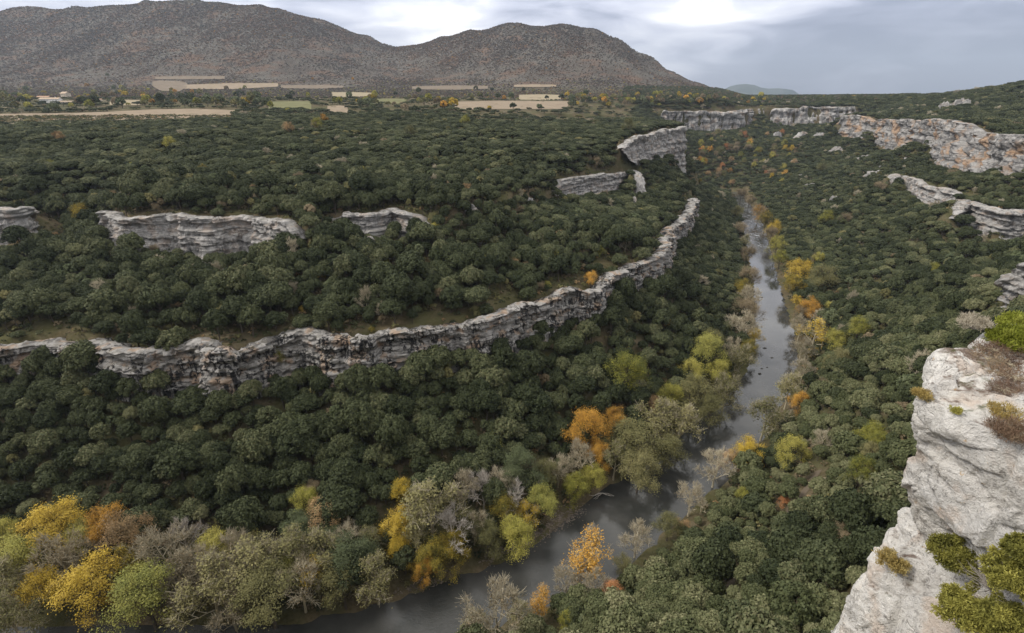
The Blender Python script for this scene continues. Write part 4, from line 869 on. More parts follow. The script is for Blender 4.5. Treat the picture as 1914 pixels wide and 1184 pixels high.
TR = [
# lower left bank
(100,990,88,'Y','golden rounded tree at the lower left, leftmost of the top row of yellow trees'),(205,983,66,'O','bright orange-yellow tree in the middle of the yellow group at the lower left'),
(155,1004,58,'K','pale yellow-green tree between the golden and the orange tree at lower left'),(238,1003,80,'P','peach coloured tree just right of the bright orange tree at lower left'),
(48,1046,82,'K','yellow-green tree below the golden tree near the left edge'),(84,1100,72,'Y','yellow tree at the far lower left above the water'),(168,1104,100,'Y','large golden-yellow tree at lower left beside the pale green-yellow one'),
(272,1122,112,'K','big pale yellow-green tree in front at the lower left riverbank'),(10,1000,50,'L','yellow-green tree cut by the left edge'),(18,1090,90,'BV','thin olive tree cut by the left edge above the water'),
(20,1150,90,'BV','thin olive-brown tree at the lower left corner'),(115,1045,90,'B','bare grey tree between the yellow trees at lower left'),(345,1002,64,'W','white dead tree with forked limbs above the bare thicket at lower left'),
(310,1045,105,'B','wide bare grey tree right of the yellow group'),(405,1030,62,'L','small yellow-green tree among bare trees left of bottom centre'),(372,1060,90,'B','bare tree in the middle of the lower left thicket'),(455,1000,50,'K','pale yellow-green crown behind the lower left thicket'),(530,1075,60,'K','pale green-yellow tree between olive trees over the left bank'),
(395,1105,112,'BV','olive-brown sparse tree above the water at lower left'),(440,1040,80,'B','bare twiggy tree below the oak slope edge'),(335,1100,80,'B','bare tree right of the big pale yellow tree'),(240,1060,70,'BY','thin yellow tree behind the big pale one'),
(478,1068,112,'BV','wide olive-grey tree with fine branches on the left bank'),(500,1120,112,'V','olive tree hanging over the dark water at bottom left'),(430,1140,80,'B','bare tree at the water edge left of the olive tree'),(545,1030,90,'BV','greyish olive tree in the bankside thicket'),
(560,1095,90,'B','bare branched tree over the water near bottom left'),(610,965,62,'P','peach-brown topped tree at the forest edge'),(572,938,48,'L','small yellow-green tree under the brown-topped one'),(582,915,34,'N','small orange-brown tree at the edge of the oak wood'),
(605,1045,88,'BV','olive-brown tree in the middle of the left bank'),(622,1005,52,'S','slender grey-green tree left of bottom centre'),(560,990,60,'S','grey-green poplar-like tree in the thicket'),(655,1050,84,'S','tall grey-green tree hanging towards the water'),(700,1085,84,'BV','olive tree with drooping sprays at the water edge'),
(655,1010,60,'B','bare tree between grey-green trees'),(640,1095,80,'V','olive-green tree at the bank left of the root tangle'),(690,1020,60,'BV','thin olive tree beside the tall yellow tree'),(590,1080,70,'BY','sparse yellow-olive tree over the left bank'),
(745,985,56,'Y','tall narrow golden tree on the bank left of bottom centre'),(752,920,44,'Y','small golden tree topping the bankside row'),(748,1030,50,'Y','lower golden tree below the tall narrow one'),(805,950,112,'BV','wide rounded olive-grey tree with visible pale trunks'),
(845,990,76,'W','pale forked bare limbs in front of the rounded olive tree'),(775,1000,56,'BV','olive-brown tree right of the tall golden one'),(815,1045,66,'Y','golden tree low over the water left of the pebble spit'),(848,1022,56,'Y','yellow tree beside the pale forked limbs'),(795,1068,44,'O','small orange-gold tree at the water line'),
(885,985,58,'B','bare grey tree right of the pale limbs'),(905,918,64,'W','pale bare tree at the forest edge near centre bottom'),(935,905,54,'B','brownish bare tree beside the grey-green oak'),(975,885,70,'S','rounded grey-green tree above the golden bank trees'),(868,915,60,'B','bare grey tree behind the olive-grey tree'),
(938,955,56,'Y','golden tree left of the white forked tree on the spit'),(965,935,60,'W','white forked bare tree between golden trees'),(1010,940,58,'K','yellow-green tree at the right of the white forked tree'),(965,1005,66,'L','yellow-olive tree over the pebble spit'),(985,965,50,'BY','sparse yellow tree in the group on the spit'),
(925,832,34,'L','small yellow-green tree inside the oak slope near centre'),(870,985,50,'V','olive tree behind the bank left of the spit'),(910,1010,60,'V','dark olive tree over the left end of the pebble spit'),
(1076,914,48,'L','bright yellow-green tree overhanging the water, left of two'),(1106,896,46,'L','bright yellow-green tree overhanging the water, right of two'),(1085,855,60,'B','bare tree behind the two bright yellow-green trees'),(1045,880,52,'B','slender bare trees left of the bright yellow-green pair'),(1020,890,50,'V','olive tree between golden group and bright pair'),
(1098,806,66,'O','orange-yellow tree standing out of the dark oaks near the river'),(1118,850,44,'O','lower orange tree under the orange-yellow one'),(1150,790,44,'O','orange topped tree left of the big olive-brown trees'),(1180,776,22,'Y','small yellow tree top between orange trees'),(1215,758,34,'P','peach-orange tree top on the left bank'),
(1180,832,92,'V','big olive-brown tree leaning over the dark river reflection'),(1225,790,82,'BV','wide thin brownish tree on the left bank bend'),(1150,860,60,'BV','olive-grey tree left of the big olive-brown one'),(1195,885,70,'V','dark olive tree low over the reflection'),(1240,850,64,'V','olive tree at the water edge on the outer bend'),
(1252,742,44,'L','yellow-green topped tree on the outer bend'),(1272,795,74,'BV','brownish bare tree at the outer bend of the river'),(1300,745,70,'V','olive tree on the left bank above the outer bend'),(1172,700,72,'L','yellow-green tree alone in the oak slope left of the river'),
(1320,660,58,'K','yellow-green tree above the left bank, upper of the cluster'),(1292,697,42,'L','olive-gold tree left in the bank cluster'),(1340,700,46,'L','bright green-yellow tree right in the bank cluster'),(1355,735,56,'BV','brownish tree overhanging the river by the small rocks'),(1382,678,54,'BV','brown-grey tree at the waterside by the river rocks'),
(1400,655,34,'Y','yellow tree at the waterside on the left bank'),(1412,628,26,'Y','small bright yellow tree touching the river'),(1365,660,44,'B','bare tree behind the waterside yellow tree'),(1388,612,56,'B','bare brownish tree on the left bank above the yellow ones'),(1330,640,40,'V','olive tree behind the bank cluster'),
(1240,603,24,'O','small orange tree high in the oak slope left of the river'),(1402,560,40,'B','purplish bare tree on the left bank of the upper reach'),(1396,585,44,'N','brown tree on the left bank of the upper reach'),(1402,520,36,'N','brown-orange tree on the left bank of the upper reach'),(1388,545,34,'Y','small olive-gold tree left of the upper reach'),
(1398,478,30,'N','rusty tree beside the narrow upper river'),(1392,455,26,'BV','brown tree where the upper river narrows'),(1385,430,22,'N','small brown tree at the river narrows'),(1378,400,22,'V','olive tree at the left of the far river end'),(1330,770,56,'V','dark olive tree at the water on the outer bend'),
# right bank
(1385,366,26,'N','brown tree at the far end of the visible river'),(1400,378,22,'N','orange tree at the far end of the visible river'),(1418,400,28,'BO','orange-gold tree by the far rapids'),(1432,413,26,'Y','golden tree group beside the far rapids'),(1440,440,26,'N','brown tree right of the far rapids'),(1448,428,24,'Y','yellow tree right of the far rapids'),
(1452,460,28,'L','yellow-green tree on the right bank of the upper reach'),(1458,485,26,'L','olive-yellow tree on the right bank of the upper reach'),(1490,508,40,'Y','bright yellow tree on the right bank, largest of the upper reach'),(1486,535,32,'Y','golden tree under the bright yellow one'),(1535,522,50,'V','round olive-green tree right of the bright yellow one'),
(1488,563,18,'Y','small vivid yellow tree at the right waterside'),(1512,580,36,'O','orange-brown tree on the right bank'),(1502,588,30,'N','brown bare tree left of the orange-brown one'),(1497,612,36,'B','bare tree at the right waterside'),(1524,625,48,'BY','sparse golden-olive tree on the right bank'),(1560,640,36,'L','yellow-green tree up the slope from the right bank'),
(1520,660,18,'Y','small vivid yellow tree on the right bank'),(1500,655,40,'B','bare tree at the right waterside by the small yellow tree'),(1502,695,40,'B','bare brown tree at the right bank bend'),(1475,730,54,'BV','grey-brown tree at the inner bend'),(1432,782,70,'BV','broad olive-brown tree on the inner bend'),(1495,752,34,'O','orange-yellow tree among oaks right of the inner bend'),
(1400,850,54,'Y','yellow topped tree on the right bank in mid river reach'),(1366,862,36,'P','peach-coloured tree left of the yellow topped one'),(1338,876,60,'B','thin bare tree reaching over the water'),(1482,848,50,'L','olive-yellow tree inland of the yellow topped one'),(1292,932,56,'B','bare tree standing out against the water'),(1250,985,46,'V','round olive tree at the right waterside'),
(1272,985,32,'P','small peach-red tree beside the round olive tree'),(1465,937,20,'R','small red-orange tree beside the footpath on the right slope'),(1392,930,32,'L','bright yellow-green tree among the right bank oaks'),(1190,1010,60,'B','tall bare tree right of the golden one by the water'),(1100,1048,86,'BO','large orange-golden tree standing over the water at bottom centre'),
(1060,1090,56,'B','low bare bushy tree left of the orange-golden tree'),(1145,1115,44,'R','small reddish tree behind the orange-golden one'),(1012,1130,52,'BO','orange tree at the bottom beside the big bare tree'),(930,1150,112,'B','big bare grey tree at the bottom edge in front of the river'),(1062,1160,36,'L','bright yellow-green tree at the bottom edge'),(890,1175,60,'BV','olive bare tree at the bottom edge left of the big bare tree'),
(1165,1060,40,'V','olive tree under the tall bare tree'),(1115,1100,60,'B','bare brush around the foot of the orange-golden tree'),(975,1150,50,'BV','thin brown tree at the bottom edge'),
# lone coloured trees
(152,402,32,'Y','vivid yellow tree alone in the gully left of the mid-slope cliff'),(207,570,30,'Y','yellow-orange tree low in the left slope above the long cliff'),(212,368,22,'P','orange-brown tree above the left end of the mid-slope cliff'),(605,222,14,'O','small orange tree on the plateau forest'),(1105,522,24,'O','orange tree at the top of the long cliff'),
(240,370,22,'L','yellow-green tree at the top of the mid-slope cliff'),(905,488,20,'L','yellow-olive tree in the central slope'),(1040,478,22,'L','yellowish tree in the slope right of centre'),(960,495,24,'P','peach bush on the slope right of centre'),(985,500,22,'N','brown-orange tree on the slope right of centre'),
(525,665,44,'L','bright green bush growing out of the long cliff'),(1015,575,22,'L','green bush growing from the cliff face'),(318,270,22,'L','yellow-green tree on the left plateau forest'),(870,228,18,'L','yellow-green tree on the plateau near its centre'),(770,322,14,'Y','small yellow tree on the plateau forest'),
]
for e in TR: tree(*e)
MID = [(150,400,'vivid yellow gully tree'),(230,405,'left end of the mid-slope cliff'),(480,440,'mid-slope cliff'),(698,468,'rock pinnacle'),(730,400,'short pale mid-slope cliff'),(875,390,'small grey rock'),(985,378,'small rock in the centre'),(1110,330,'narrow cliff edge'),(1230,250,'promontory cliff'),(605,222,'small orange plateau tree'),(300,225,'long tan field'),(950,205,'right tan field'),(1105,522,'orange tree over the long cliff'),(860,580,'middle of the long cliff'),(500,610,'bush on the long cliff'),(200,620,'left part of the long cliff'),(1250,440,'right end of the long cliff')]
RSM = [(1565,281,'uppermost small rock'),(1635,327,'wide small rock'),(1558,374,'lowest small rock'),(1730,350,'rock ledge'),(1840,430,'hollowed cliff'),(1800,290,'orange cliff'),(1535,522,'round olive tree'),(1900,540,'grey rock bulge'),(1465,937,'red-orange tree'),(1690,800,'foreground rock'),(1400,850,'yellow topped bank tree')]
FAM = [(1350,240,'left part of the far cliff'),(1432,240,'gap in the far cliff'),(1500,256,'grey rocks'),(1385,345,'end of the visible river'),(1285,300,'promontory cliff')]
lm, lr, lf = [], [], []
rg = np.random.default_rng(33)
# hillside of autumn woods under the far wall, and coloured trees loose in the oak wood
for i in range(84):
    u = rg.uniform(1305, 1500); v = rg.uniform(246, 345); kd = rg.choice(['O','N','P','R','L','Y','V'], p=[.10,.30,.08,.06,.20,.08,.18])
    o_ = tree(u, v, rg.uniform(7, 12), kd, {'O':'orange','N':'brown','P':'peach','R':'red','L':'yellow-green','Y':'yellow','V':'olive'}[kd]+' autumn tree on the slope under the far cliff wall', 'autumn trees under the far cliff wall')
    if o_: lf.append((o_, u, v, {'O':'orange','N':'brown','P':'peach','R':'red','L':'yellow-green','Y':'yellow','V':'olive'}[kd], 'autumn tree'))
for i in range(70):
    u = rg.uniform(30, 1230); v = rg.uniform(225, 620); kd = rg.choice(['N','L','P','V','Y'], p=[.3,.32,.12,.18,.08])
    h = hit(u, v, 4)
    if h is None or h[0][2] < 52: continue
    o_ = tree(u, v, rg.uniform(11, 20), kd, {'O':'orange','N':'russet-brown','P':'peach','R':'red','L':'yellow-green','Y':'yellow','V':'olive'}[kd]+' shrubby tree scattered in the oak wood above the long cliff', 'coloured trees scattered above the long cliff', lift=4)
    if o_: lm.append((o_, u, v, {'P':'peach','L':'yellow-green','Y':'yellow','V':'olive','N':'russet-brown'}[kd], 'shrubby tree'))
for i in range(34):
    u = rg.uniform(1520, 1860); v = rg.uniform(300, 1000); kd = rg.choice(['N','L','V','B'], p=[.2,.3,.35,.15])
    if v > 600 and u > 1660: continue
    h = hit(u, v, 4)
    if h is None: continue
    o_ = tree(u, v, rg.uniform(14, 24)*(1+(v > 600)), kd, {'N':'brown','L':'yellow-green','V':'olive','B':'bare grey'}[kd]+' tree scattered in the oaks of the right slope', 'coloured trees scattered on the right slope', lift=4)
    if o_: lr.append((o_, u, v, {'N':'brown','L':'yellow-green','V':'olive','B':'bare grey'}[kd], 'tree'))
relabel(lm, MID, 'coloured trees scattered above the long cliff'); relabel(lr, RSM, 'coloured trees scattered on the right slope'); relabel(lf, FAM, 'autumn trees under the far cliff wall')
# ------------------------------------------------------------------ farmland trees on the plateau
small = {}
def small_tree(kd):
    if kd not in small:
        out = []
        for s in range(3):
            r2 = np.random.default_rng(900+s+len(small)*7); m = oak_crown_mb(r2, 3.2, (6.5, 8.5, 7.5)[s], lumps=14, leaves=40, core=1, leaf=.8, flat=(.8, 1.25, 1.)[s]); trunk_mb(r2, 6, m=m, mi=1)
            out.append(m.mesh('small_tree', [M[kd], M['bark']]))
        small[kd] = out
    return small[kd]
names = {'oak':'dark green', 'sage':'grey-green', 'lime':'yellow-green', 'yellow':'yellow', 'orange':'orange', 'olive':'olive', 'brown':'brown'}
def farm_tree(u, v, kd, s, label=None, group=None):
    h = hit(u, v, 0)
    if h is None: return
    p = h[0]
    for P in fpolys:
        if inpoly(np.array([p[0]]), np.array([p[1]]), P)[0]: return
    o = link('farmland_tree', random.choice(small_tree(kd))); o.location = (p[0], p[1], float(hz(p[0], p[1]))-.4); o.scale = (s, s, s*random.uniform(.8, 1.15)); o.rotation_euler.z = random.uniform(0, 6.28)
    tag(o, label or names[kd]+' tree in the hedges and groves between the plateau fields', 'tree', group or names[kd]+' trees between the plateau fields')
    return o
r3 = random.Random(5)
nft = 0; lff = []
while nft < 430:
    z = r3.random()
    if z < .4: u, v = r3.uniform(0, 480), r3.gauss(188, 12)
    elif z < .75: u, v = r3.uniform(440, 1240), r3.gauss(195, 9)
    else: u, v = r3.uniform(1040, 1440), r3.gauss(188, 5)
    if not 150 < v < 214: continue
    if 60 < u < 150 and v > 162 and v < 212: continue
    kd = r3.choices(['oak','sage','lime','yellow','orange','olive','brown'], [3.0, 3, 2.6, 1.0, .35, 2.8, 1.4] if not (140 < u < 330 and v < 200) else [1.2, 1, 2.8, 2.4, .8, 2.2, 2.4])[0]; o_ = farm_tree(u, v, kd, r3.uniform(.9, 2.1)); nft += 1
    if o_: lff.append((o_, u, v, names[kd], 'farmland tree'))
FARM = [(97,188,'white farmhouse'),(124,178,'gabled farmhouse'),(186,189,'tiny shed'),(285,196,'orange hedge tree'),(225,212,'long tan field'),(440,212,'right end of the long tan field'),(310,160,'uppermost brown field'),(430,162,'upper tan field'),(585,162,'upper brown strip'),(540,193,'green meadow'),(660,175,'straw field'),(632,201,'small tan patch'),(730,188,'narrow green meadow'),(840,165,'brown strip below the valley'),(955,193,'tan field on the right'),(1008,180,'straw strip on the right'),(1130,190,'lone yellow-green tree'),(1240,190,'start of the far rim'),(1350,180,'foot of the right hill'),(20,180,'left edge farmland'),(783,178,'dark rounded tree')]
relabel(lff, FARM, 'trees between the plateau fields')
for (u, v, kd, s, l) in [(83,176,'yellow',1.6,'yellow-orange tree behind the white farmhouse roof'),(56,207,'lime',1.4,'round yellow-green tree below the farmhouses on the left'),(135,203,'lime',1.0,'pale green-yellow hedge tree in front of the white farmhouse'),(98,204,'lime',.9,'pale hedge tree under the white farmhouse wall'),(160,200,'oak',2.4,'wide dark green tree right of the farmhouses'),(180,202,'oak',2.1,'dark green tree beside the long tan field'),
        (285,196,'orange',1.5,'orange tree above the long tan field'),(310,154,'oak',2.4,'dark green tree between the two upper fields'),(202,146,'oak',1.8,'lone dark tree on the foot of the hill'),(585,152,'orange',1.5,'orange tree at the hill foot near the middle'),(660,152,'orange',1.4,'second orange tree at the hill foot near the valley'),(703,182,'oak',1.9,'dark tree left of the middle fields'),(783,178,'oak',2.1,'dark rounded tree between the middle fields'),
        (500,205,'oak',2.0,'dark tree at the right end of the long tan field'),(455,205,'oak',1.8,'dark green tree at the end of the tan field'),(1130,190,'lime',1.7,'yellow-green tree right of the tan field'),(920,172,'oak',1.8,'dark tree by the upper tan strip'),(412,200,'sage',2.2,'tall grey-green tree behind the long tan field'),(390,200,'sage',2.1,'grey-green tree behind the long tan field, left of the tall one')]:
    farm_tree(u, v, kd, s, l, None)
# ------------------------------------------------------------------ hill scrub and bushes : nobody could count them
def bush(seed, R_, lumps, leaves, leaf, mat):
    r2 = np.random.default_rng(seed); return oak_crown_mb(r2, R_, R_*1.6, lumps=lumps, leaves=leaves, core=1, leaf=leaf, flat=.8).mesh('bush', [mat])
M['hill_dark'] = foliage('dark_hill_scrub', [(0, (.045, .048, .032)), (.6, (.075, .070, .050)), (1, (.10, .088, .068))])
M['hill_rust'] = foliage('rusty_hill_scrub', [(0, (.10, .068, .05)), (.5, (.155, .098, .065)), (1, (.22, .13, .07))])
M['hill_grey'] = foliage('leafless_hill_scrub', [(0, (.085, .062, .05)), (.5, (.125, .096, .078)), (1, (.165, .132, .108))])
hb = [bush(1300+i, 2.6, 7, 14, 1.1, m_) for i, m_ in enumerate((M['hill_dark'], M['hill_dark'], M['hill_rust'], M['hill_rust'], M['hill_grey'], M['hill_grey'], M['lime'], M['orange'], M['oak'], M['oak']))]
r2 = np.random.default_rng(77); N_ = 300000
aa = r2.uniform(-1.08, .95, N_); y_ = 1150+1850*r2.uniform(0, 1, N_)**.9; x_ = aa*y_
zz = Fz(x_, y_); zn = fbm(x_/240, y_/300, 0, 4, 91); cover = fbm(x_/110, y_/200, 0, 4, 17)
hi = np.clip((zz-150)/240, 0, 1)
dens = np.where(zz < 175, .35, .34+.45*hi+.7*np.clip(cover*2.2, -.4, .6))
# the paler open slope on the shoulder of the left hill
open_ = np.exp(-((x_/y_+.37)/.12)**2)*np.clip((zz-150)/50, 0, 1)*np.clip((430-zz)/90, 0, 1); dens = dens*(1-.55*open_)
flatr = (zz < 168) & (aa > .2); dens = np.where(flatr, .85, dens); k = (r2.uniform(0, 1, N_) < dens)
ridge_k = False
for P in fpolys: k &= ~inpoly(x_, y_, P)
x_, y_, zz, zn, hi, flatr = x_[k], y_[k], zz[k], zn[k], hi[k], flatr[k]; n = len(x_)
q = r2.uniform(0, 1, n); rustp = np.clip(.12+zn*3.0+.3*(hi > .55)+.12*(x_/y_ > .0), .02, .85)
ix = np.where(q < .24, r2.integers(0, 2, n), np.where(r2.uniform(0, 1, n) < rustp, 2+r2.integers(0, 2, n), 4+r2.integers(0, 2, n)))
ix = np.where((r2.uniform(0, 1, n) < .05) & (zz < 190), 6, ix); ix = np.where((r2.uniform(0, 1, n) < .012), 7, ix); ix = np.where(flatr & (r2.uniform(0, 1, n) < .85), 8+r2.integers(0, 2, n), ix)
s_ = r2.uniform(.35, 1.0, n)**1.2*(.95+.35*hi)*np.where(flatr, 1.7, 1)
scatter('hill_scrub', np.stack([x_, y_, zz-1.6], 1), r2.uniform(0, 6.28, n), np.stack([s_*1.15, s_*1.15, s_*r2.uniform(.7, 1.1, n)], 1), ix, proto_col('scrub_kinds', hb), 'brown, rust and grey scrub and leafless oaks covering the hills', 'scrub', M['hill_dark'])
# undergrowth under and between the oaks
ug = [bush(1500+i, 1.1, 6, 26, .34, m_) for i, m_ in enumerate((M['oak'], M['olive'], M['brown'], M['oak_warm'], M['peach']))]
x_, y_ = jgrid(-560, 560, 45, 620, 3.3, 44); kv = in_view(x_, y_, 120, 100); x_, y_ = x_[kv], y_[kv]; zz = hz(x_, y_); sl_ = samp(SLOPE, x_, y_)
k = (sl_ < 70) & ~inpoly(x_, y_, np.vstack([BL0, BR0[::-1]])) & (np.minimum(pdist(x_, y_, BL0), pdist(x_, y_, BR0)) > 1.0) & (vnoise(x_/8, y_/8, 0, 3) > -.5)
for T_ in (T1, T2a, T2b, T2c, TL, T3, PATHL): k &= pdist(x_, y_, T_) > 1.5
x_, y_, zz = x_[k], y_[k], zz[k]; n = len(x_); s_ = r2.uniform(.5, 1.6, n)
cx_, cy_ = [], []
for T_ in (T1, T2a, T2b, T2c, TL, T3, T7, T8, T6):
    Tq = resample(T_, int(np.linalg.norm(np.diff(T_[:,:2], axis=0), axis=1).sum()/1.3)); nq = offs(Tq, 1.)-Tq[:,:2]; nq *= np.sign((nq*Tq[:,:2]).sum(1).mean())
    jj_ = Tq[:,:2]+nq*r2.uniform(-.5, 6, (len(Tq), 1)); kk_ = vnoise(jj_[:,0]/6, jj_[:,1]/6, 0, 8) > -.1; cx_.append(jj_[kk_, 0]); cy_.append(jj_[kk_, 1])
x_ = np.concatenate([x_]+cx_); y_ = np.concatenate([y_]+cy_); zz = hz(x_, y_)+np.r_[np.zeros(n), np.full(len(x_)-n, .6)]; n = len(x_); s_ = r2.uniform(.5, 1.6, n)
scatter('undergrowth', np.stack([x_, y_, zz-.3], 1), r2.uniform(0, 6.28, n), np.stack([s_, s_, s_*.8], 1), r2.choice(5, n, p=[.42, .25, .15, .13, .05]), proto_col('undergrowth_kinds', ug), 'low bushes and dry undergrowth between the trees', 'undergrowth', M['olive'])
# ------------------------------------------------------------------ farmhouses
def plain(name, col, var=.12, sc=.6, rough=.9):
    b = NB(name, rough, .1); n = b.noise(b.coord(), sc, 5); b.base(b.ramp(n, [(.3, tuple(c*(1-var*2) for c in col)), (.7, tuple(min(1, c*(1+var)) for c in col))])); return b.m
M['plaster'] = plain('white_plaster', (.72, .70, .66)); M['plaster_tan'] = plain('tan_plaster', (.46, .40, .32)); M['tiles'] = plain('faded_roof_tiles', (.42, .27, .19)); M['tiles_tan'] = plain('tan_roof_tiles', (.44, .34, .25))
M['win'] = plain('dark_window', (.03, .03, .035)); M['wood'] = plain('brown_door', (.12, .07, .04))
def house(u, v, L, W, Hh, rise, rz, wall, roofm, label, wins, chimney=True):
    h = hit(u, v, 0); p = h[0]
    t = thing('farmhouse', label, 'house', (p[0], p[1], float(hz(p[0], p[1]))-.3), 'farmhouses'); t.rotation_euler.z = rz
    m = MB(); m.box((0, 0, Hh/2), (L, W, Hh)); 
    for s in (-1, 1):
        x0 = s*L/2; V = [(x0, -W/2, Hh), (x0, W/2, Hh), (x0, 0, Hh+rise)]; m.add(V, [(0, 1, 2)])
    link('wall', m.mesh('wall', [wall]), t)
    m = MB(); e = .6; a = rise/(W/2)
    for s in (-1, 1):
        V = [(-L/2-e, s*(W/2+e), Hh-a*e), (L/2+e, s*(W/2+e), Hh-a*e), (L/2+e, 0, Hh+rise+.05), (-L/2-e, 0, Hh+rise+.05)]
        V += [(x, y, z+.28) for x, y, z in V]; m.add(V, [(0,1,2,3),(7,6,5,4),(0,4,5,1),(1,5,6,2),(2,6,7,3),(3,7,4,0)])
    rf = link('roof', m.mesh('roof', [roofm]), t)
    if chimney:
        m = MB(); m.box((L*.25, .5, Hh+rise+.5), (1, 1, 1.8)); m.box((L*.25, .5, Hh+rise+1.5), (1.3, 1.3, .2)); link('chimney', m.mesh('chimney', [wall]), rf)
    for x, z, w, hh in wins:
        m = MB(); m.box((x, -W/2-.02, z), (w, .12, hh)); o = link('window' if hh < 1.9 else 'door', m.mesh('window', [M['win'] if hh < 1.9 else M['wood']]), t)
    return t
house(97, 192.5, 30, 9, 6.0, 1.8, .05, M['plaster'], M['tiles_tan'], 'long white plastered farmhouse with faded tiled roof among trees', [(-11,3.6,1.2,1.2),(-7,1.4,1.2,2.4),(-3,3.6,1.2,1.2),(2,1.4,2.4,2.2),(6,3.6,1.2,1.2),(11,3.6,1.2,1.2),(10.5,1.3,1.2,1.2)])
house(84, 187, 20, 9, 5.2, 1.6, .12, M['plaster_tan'], M['tiles'], 'low tan farm building with reddish roof at the left end behind the white farmhouse', [(-5,3,1,1),(0,3,1,1),(5,3,1,1)], False)
house(124, 182, 17, 11, 7.6, 3.2, -.35, M['plaster_tan'], M['tiles_tan'], 'tan gabled farmhouse standing higher, right of the white farmhouse', [(-5,5.4,1.1,1.3),(0,5.4,1.1,1.3),(4.5,5.4,1.1,1.3),(-2,1.3,1.4,2.3),(3.5,2.6,1.1,1.3)])
house(128, 193, 22, 6, 2.4, 1.0, .03, M['plaster_tan'], M['tiles_tan'], 'low shed beside the right end of the white farmhouse', [(-5,1.3,1,1),(3,1.2,2,2)], False)
house(186, 189, 9, 6, 2.6, 1.0, .2, M['plaster_tan'], M['tiles'], 'tiny shed alone in the trees right of the farmhouses', [(0,1.2,1.2,1.1)], False)
# ------------------------------------------------------------------ river stones and pebble bank
def stone(u, v, s, seed):
    p = at(u, v, .1); Vi, Fi = ico(3); n = 1+.35*fbm(Vi[:,0]+seed, Vi[:,1], Vi[:,2], 3, seed); o = link('river_rock', mesh_np('river_rock', Vi*n[:,None]*np.array((s, s*.6, s*.4)), Fi, M['wetrock'], smooth=True)); o.location = p
    return o
M['wetrock'] = plain('wet_rock', (.06, .055, .05)); M['pebble'] = plain('pebble', (.17, .14, .115), .3)
for i, (u, v, s, l) in enumerate([(1429,651,1.1,'dark rock in the river, uppermost of the row at the bend'),(1443,669,.8,'small dark rock in mid river below the uppermost one'),(1420,699,1.1,'dark rock near the left bank, lowest of the row at the bend'),(1424,689,.7,'small dark rock close above the lowest one'),(1434,687,.5,'tiny dark rock right of the lowest rocks'),(1405,538,.8,'small dark rock at the left edge of the upper reach'),(1424,556,.9,'dark rock in the upper reach')]):
    tag(stone(u, v, s, i), l, 'rock', 'rocks in the river')
m = MB(); r4 = np.random.default_rng(4); Vp, Fp = ico(1)
for (a, b_, w, k) in (((985,1008),(1085,945),5., 900),((900,1048),(985,1008),3.5,420),((740,1105),(830,1078),2.5,260),((1030,975),(1060,960),7,260)):
    A = at(*a, .2)[:2]; B_ = at(*b_, .2)[:2]
    for i in range(k):
        q = A+(B_-A)*r4.uniform()+r4.normal(0, w*.3, 2)+np.array((.3, -.9)); s = abs(r4.normal(.12, .12))+.07
        m.add(np.array((q[0], q[1], max(float(hz(q[0], q[1])), -.05)))+Vp*np.array((s, s*.8, s*.6)), Fp)
tag(link('pebbles', m.mesh('pebbles', [M['pebble']])), 'pinkish grey pebbles along the left bank spit', 'pebbles', kind='stuff')
# root tangle hanging over the bank
def dead_branch(u, v, L, label, seed, tall=.5):
    r5 = np.random.default_rng(seed); p = at(u, v, .6); m = MB()
    for k in range(9):
        a = r5.uniform(2.8, 6.0); d = np.array((math.cos(a)*.9, math.sin(a)*.6, tall*r5.uniform(-.6, .5))); q = np.array((0, 0, 1.5*tall)); r_ = .16
        for j in range(4):
            e = q+d*L/4+r5.normal(0, .25, 3); m.tube(q, e, r_, r_*.7, 5); r_ *= .7; q = e
    o = link('dead_branch', m.mesh('dead_branch', [M['twig_pale']])); o.location = p; tag(o, label, 'branch')
dead_branch(792, 1080, 5, 'pale dead roots and branches hanging over the left bank', 3); dead_branch(1125, 925, 5, 'thin dead branch reaching over the dark water by the bright yellow-green pair', 4)
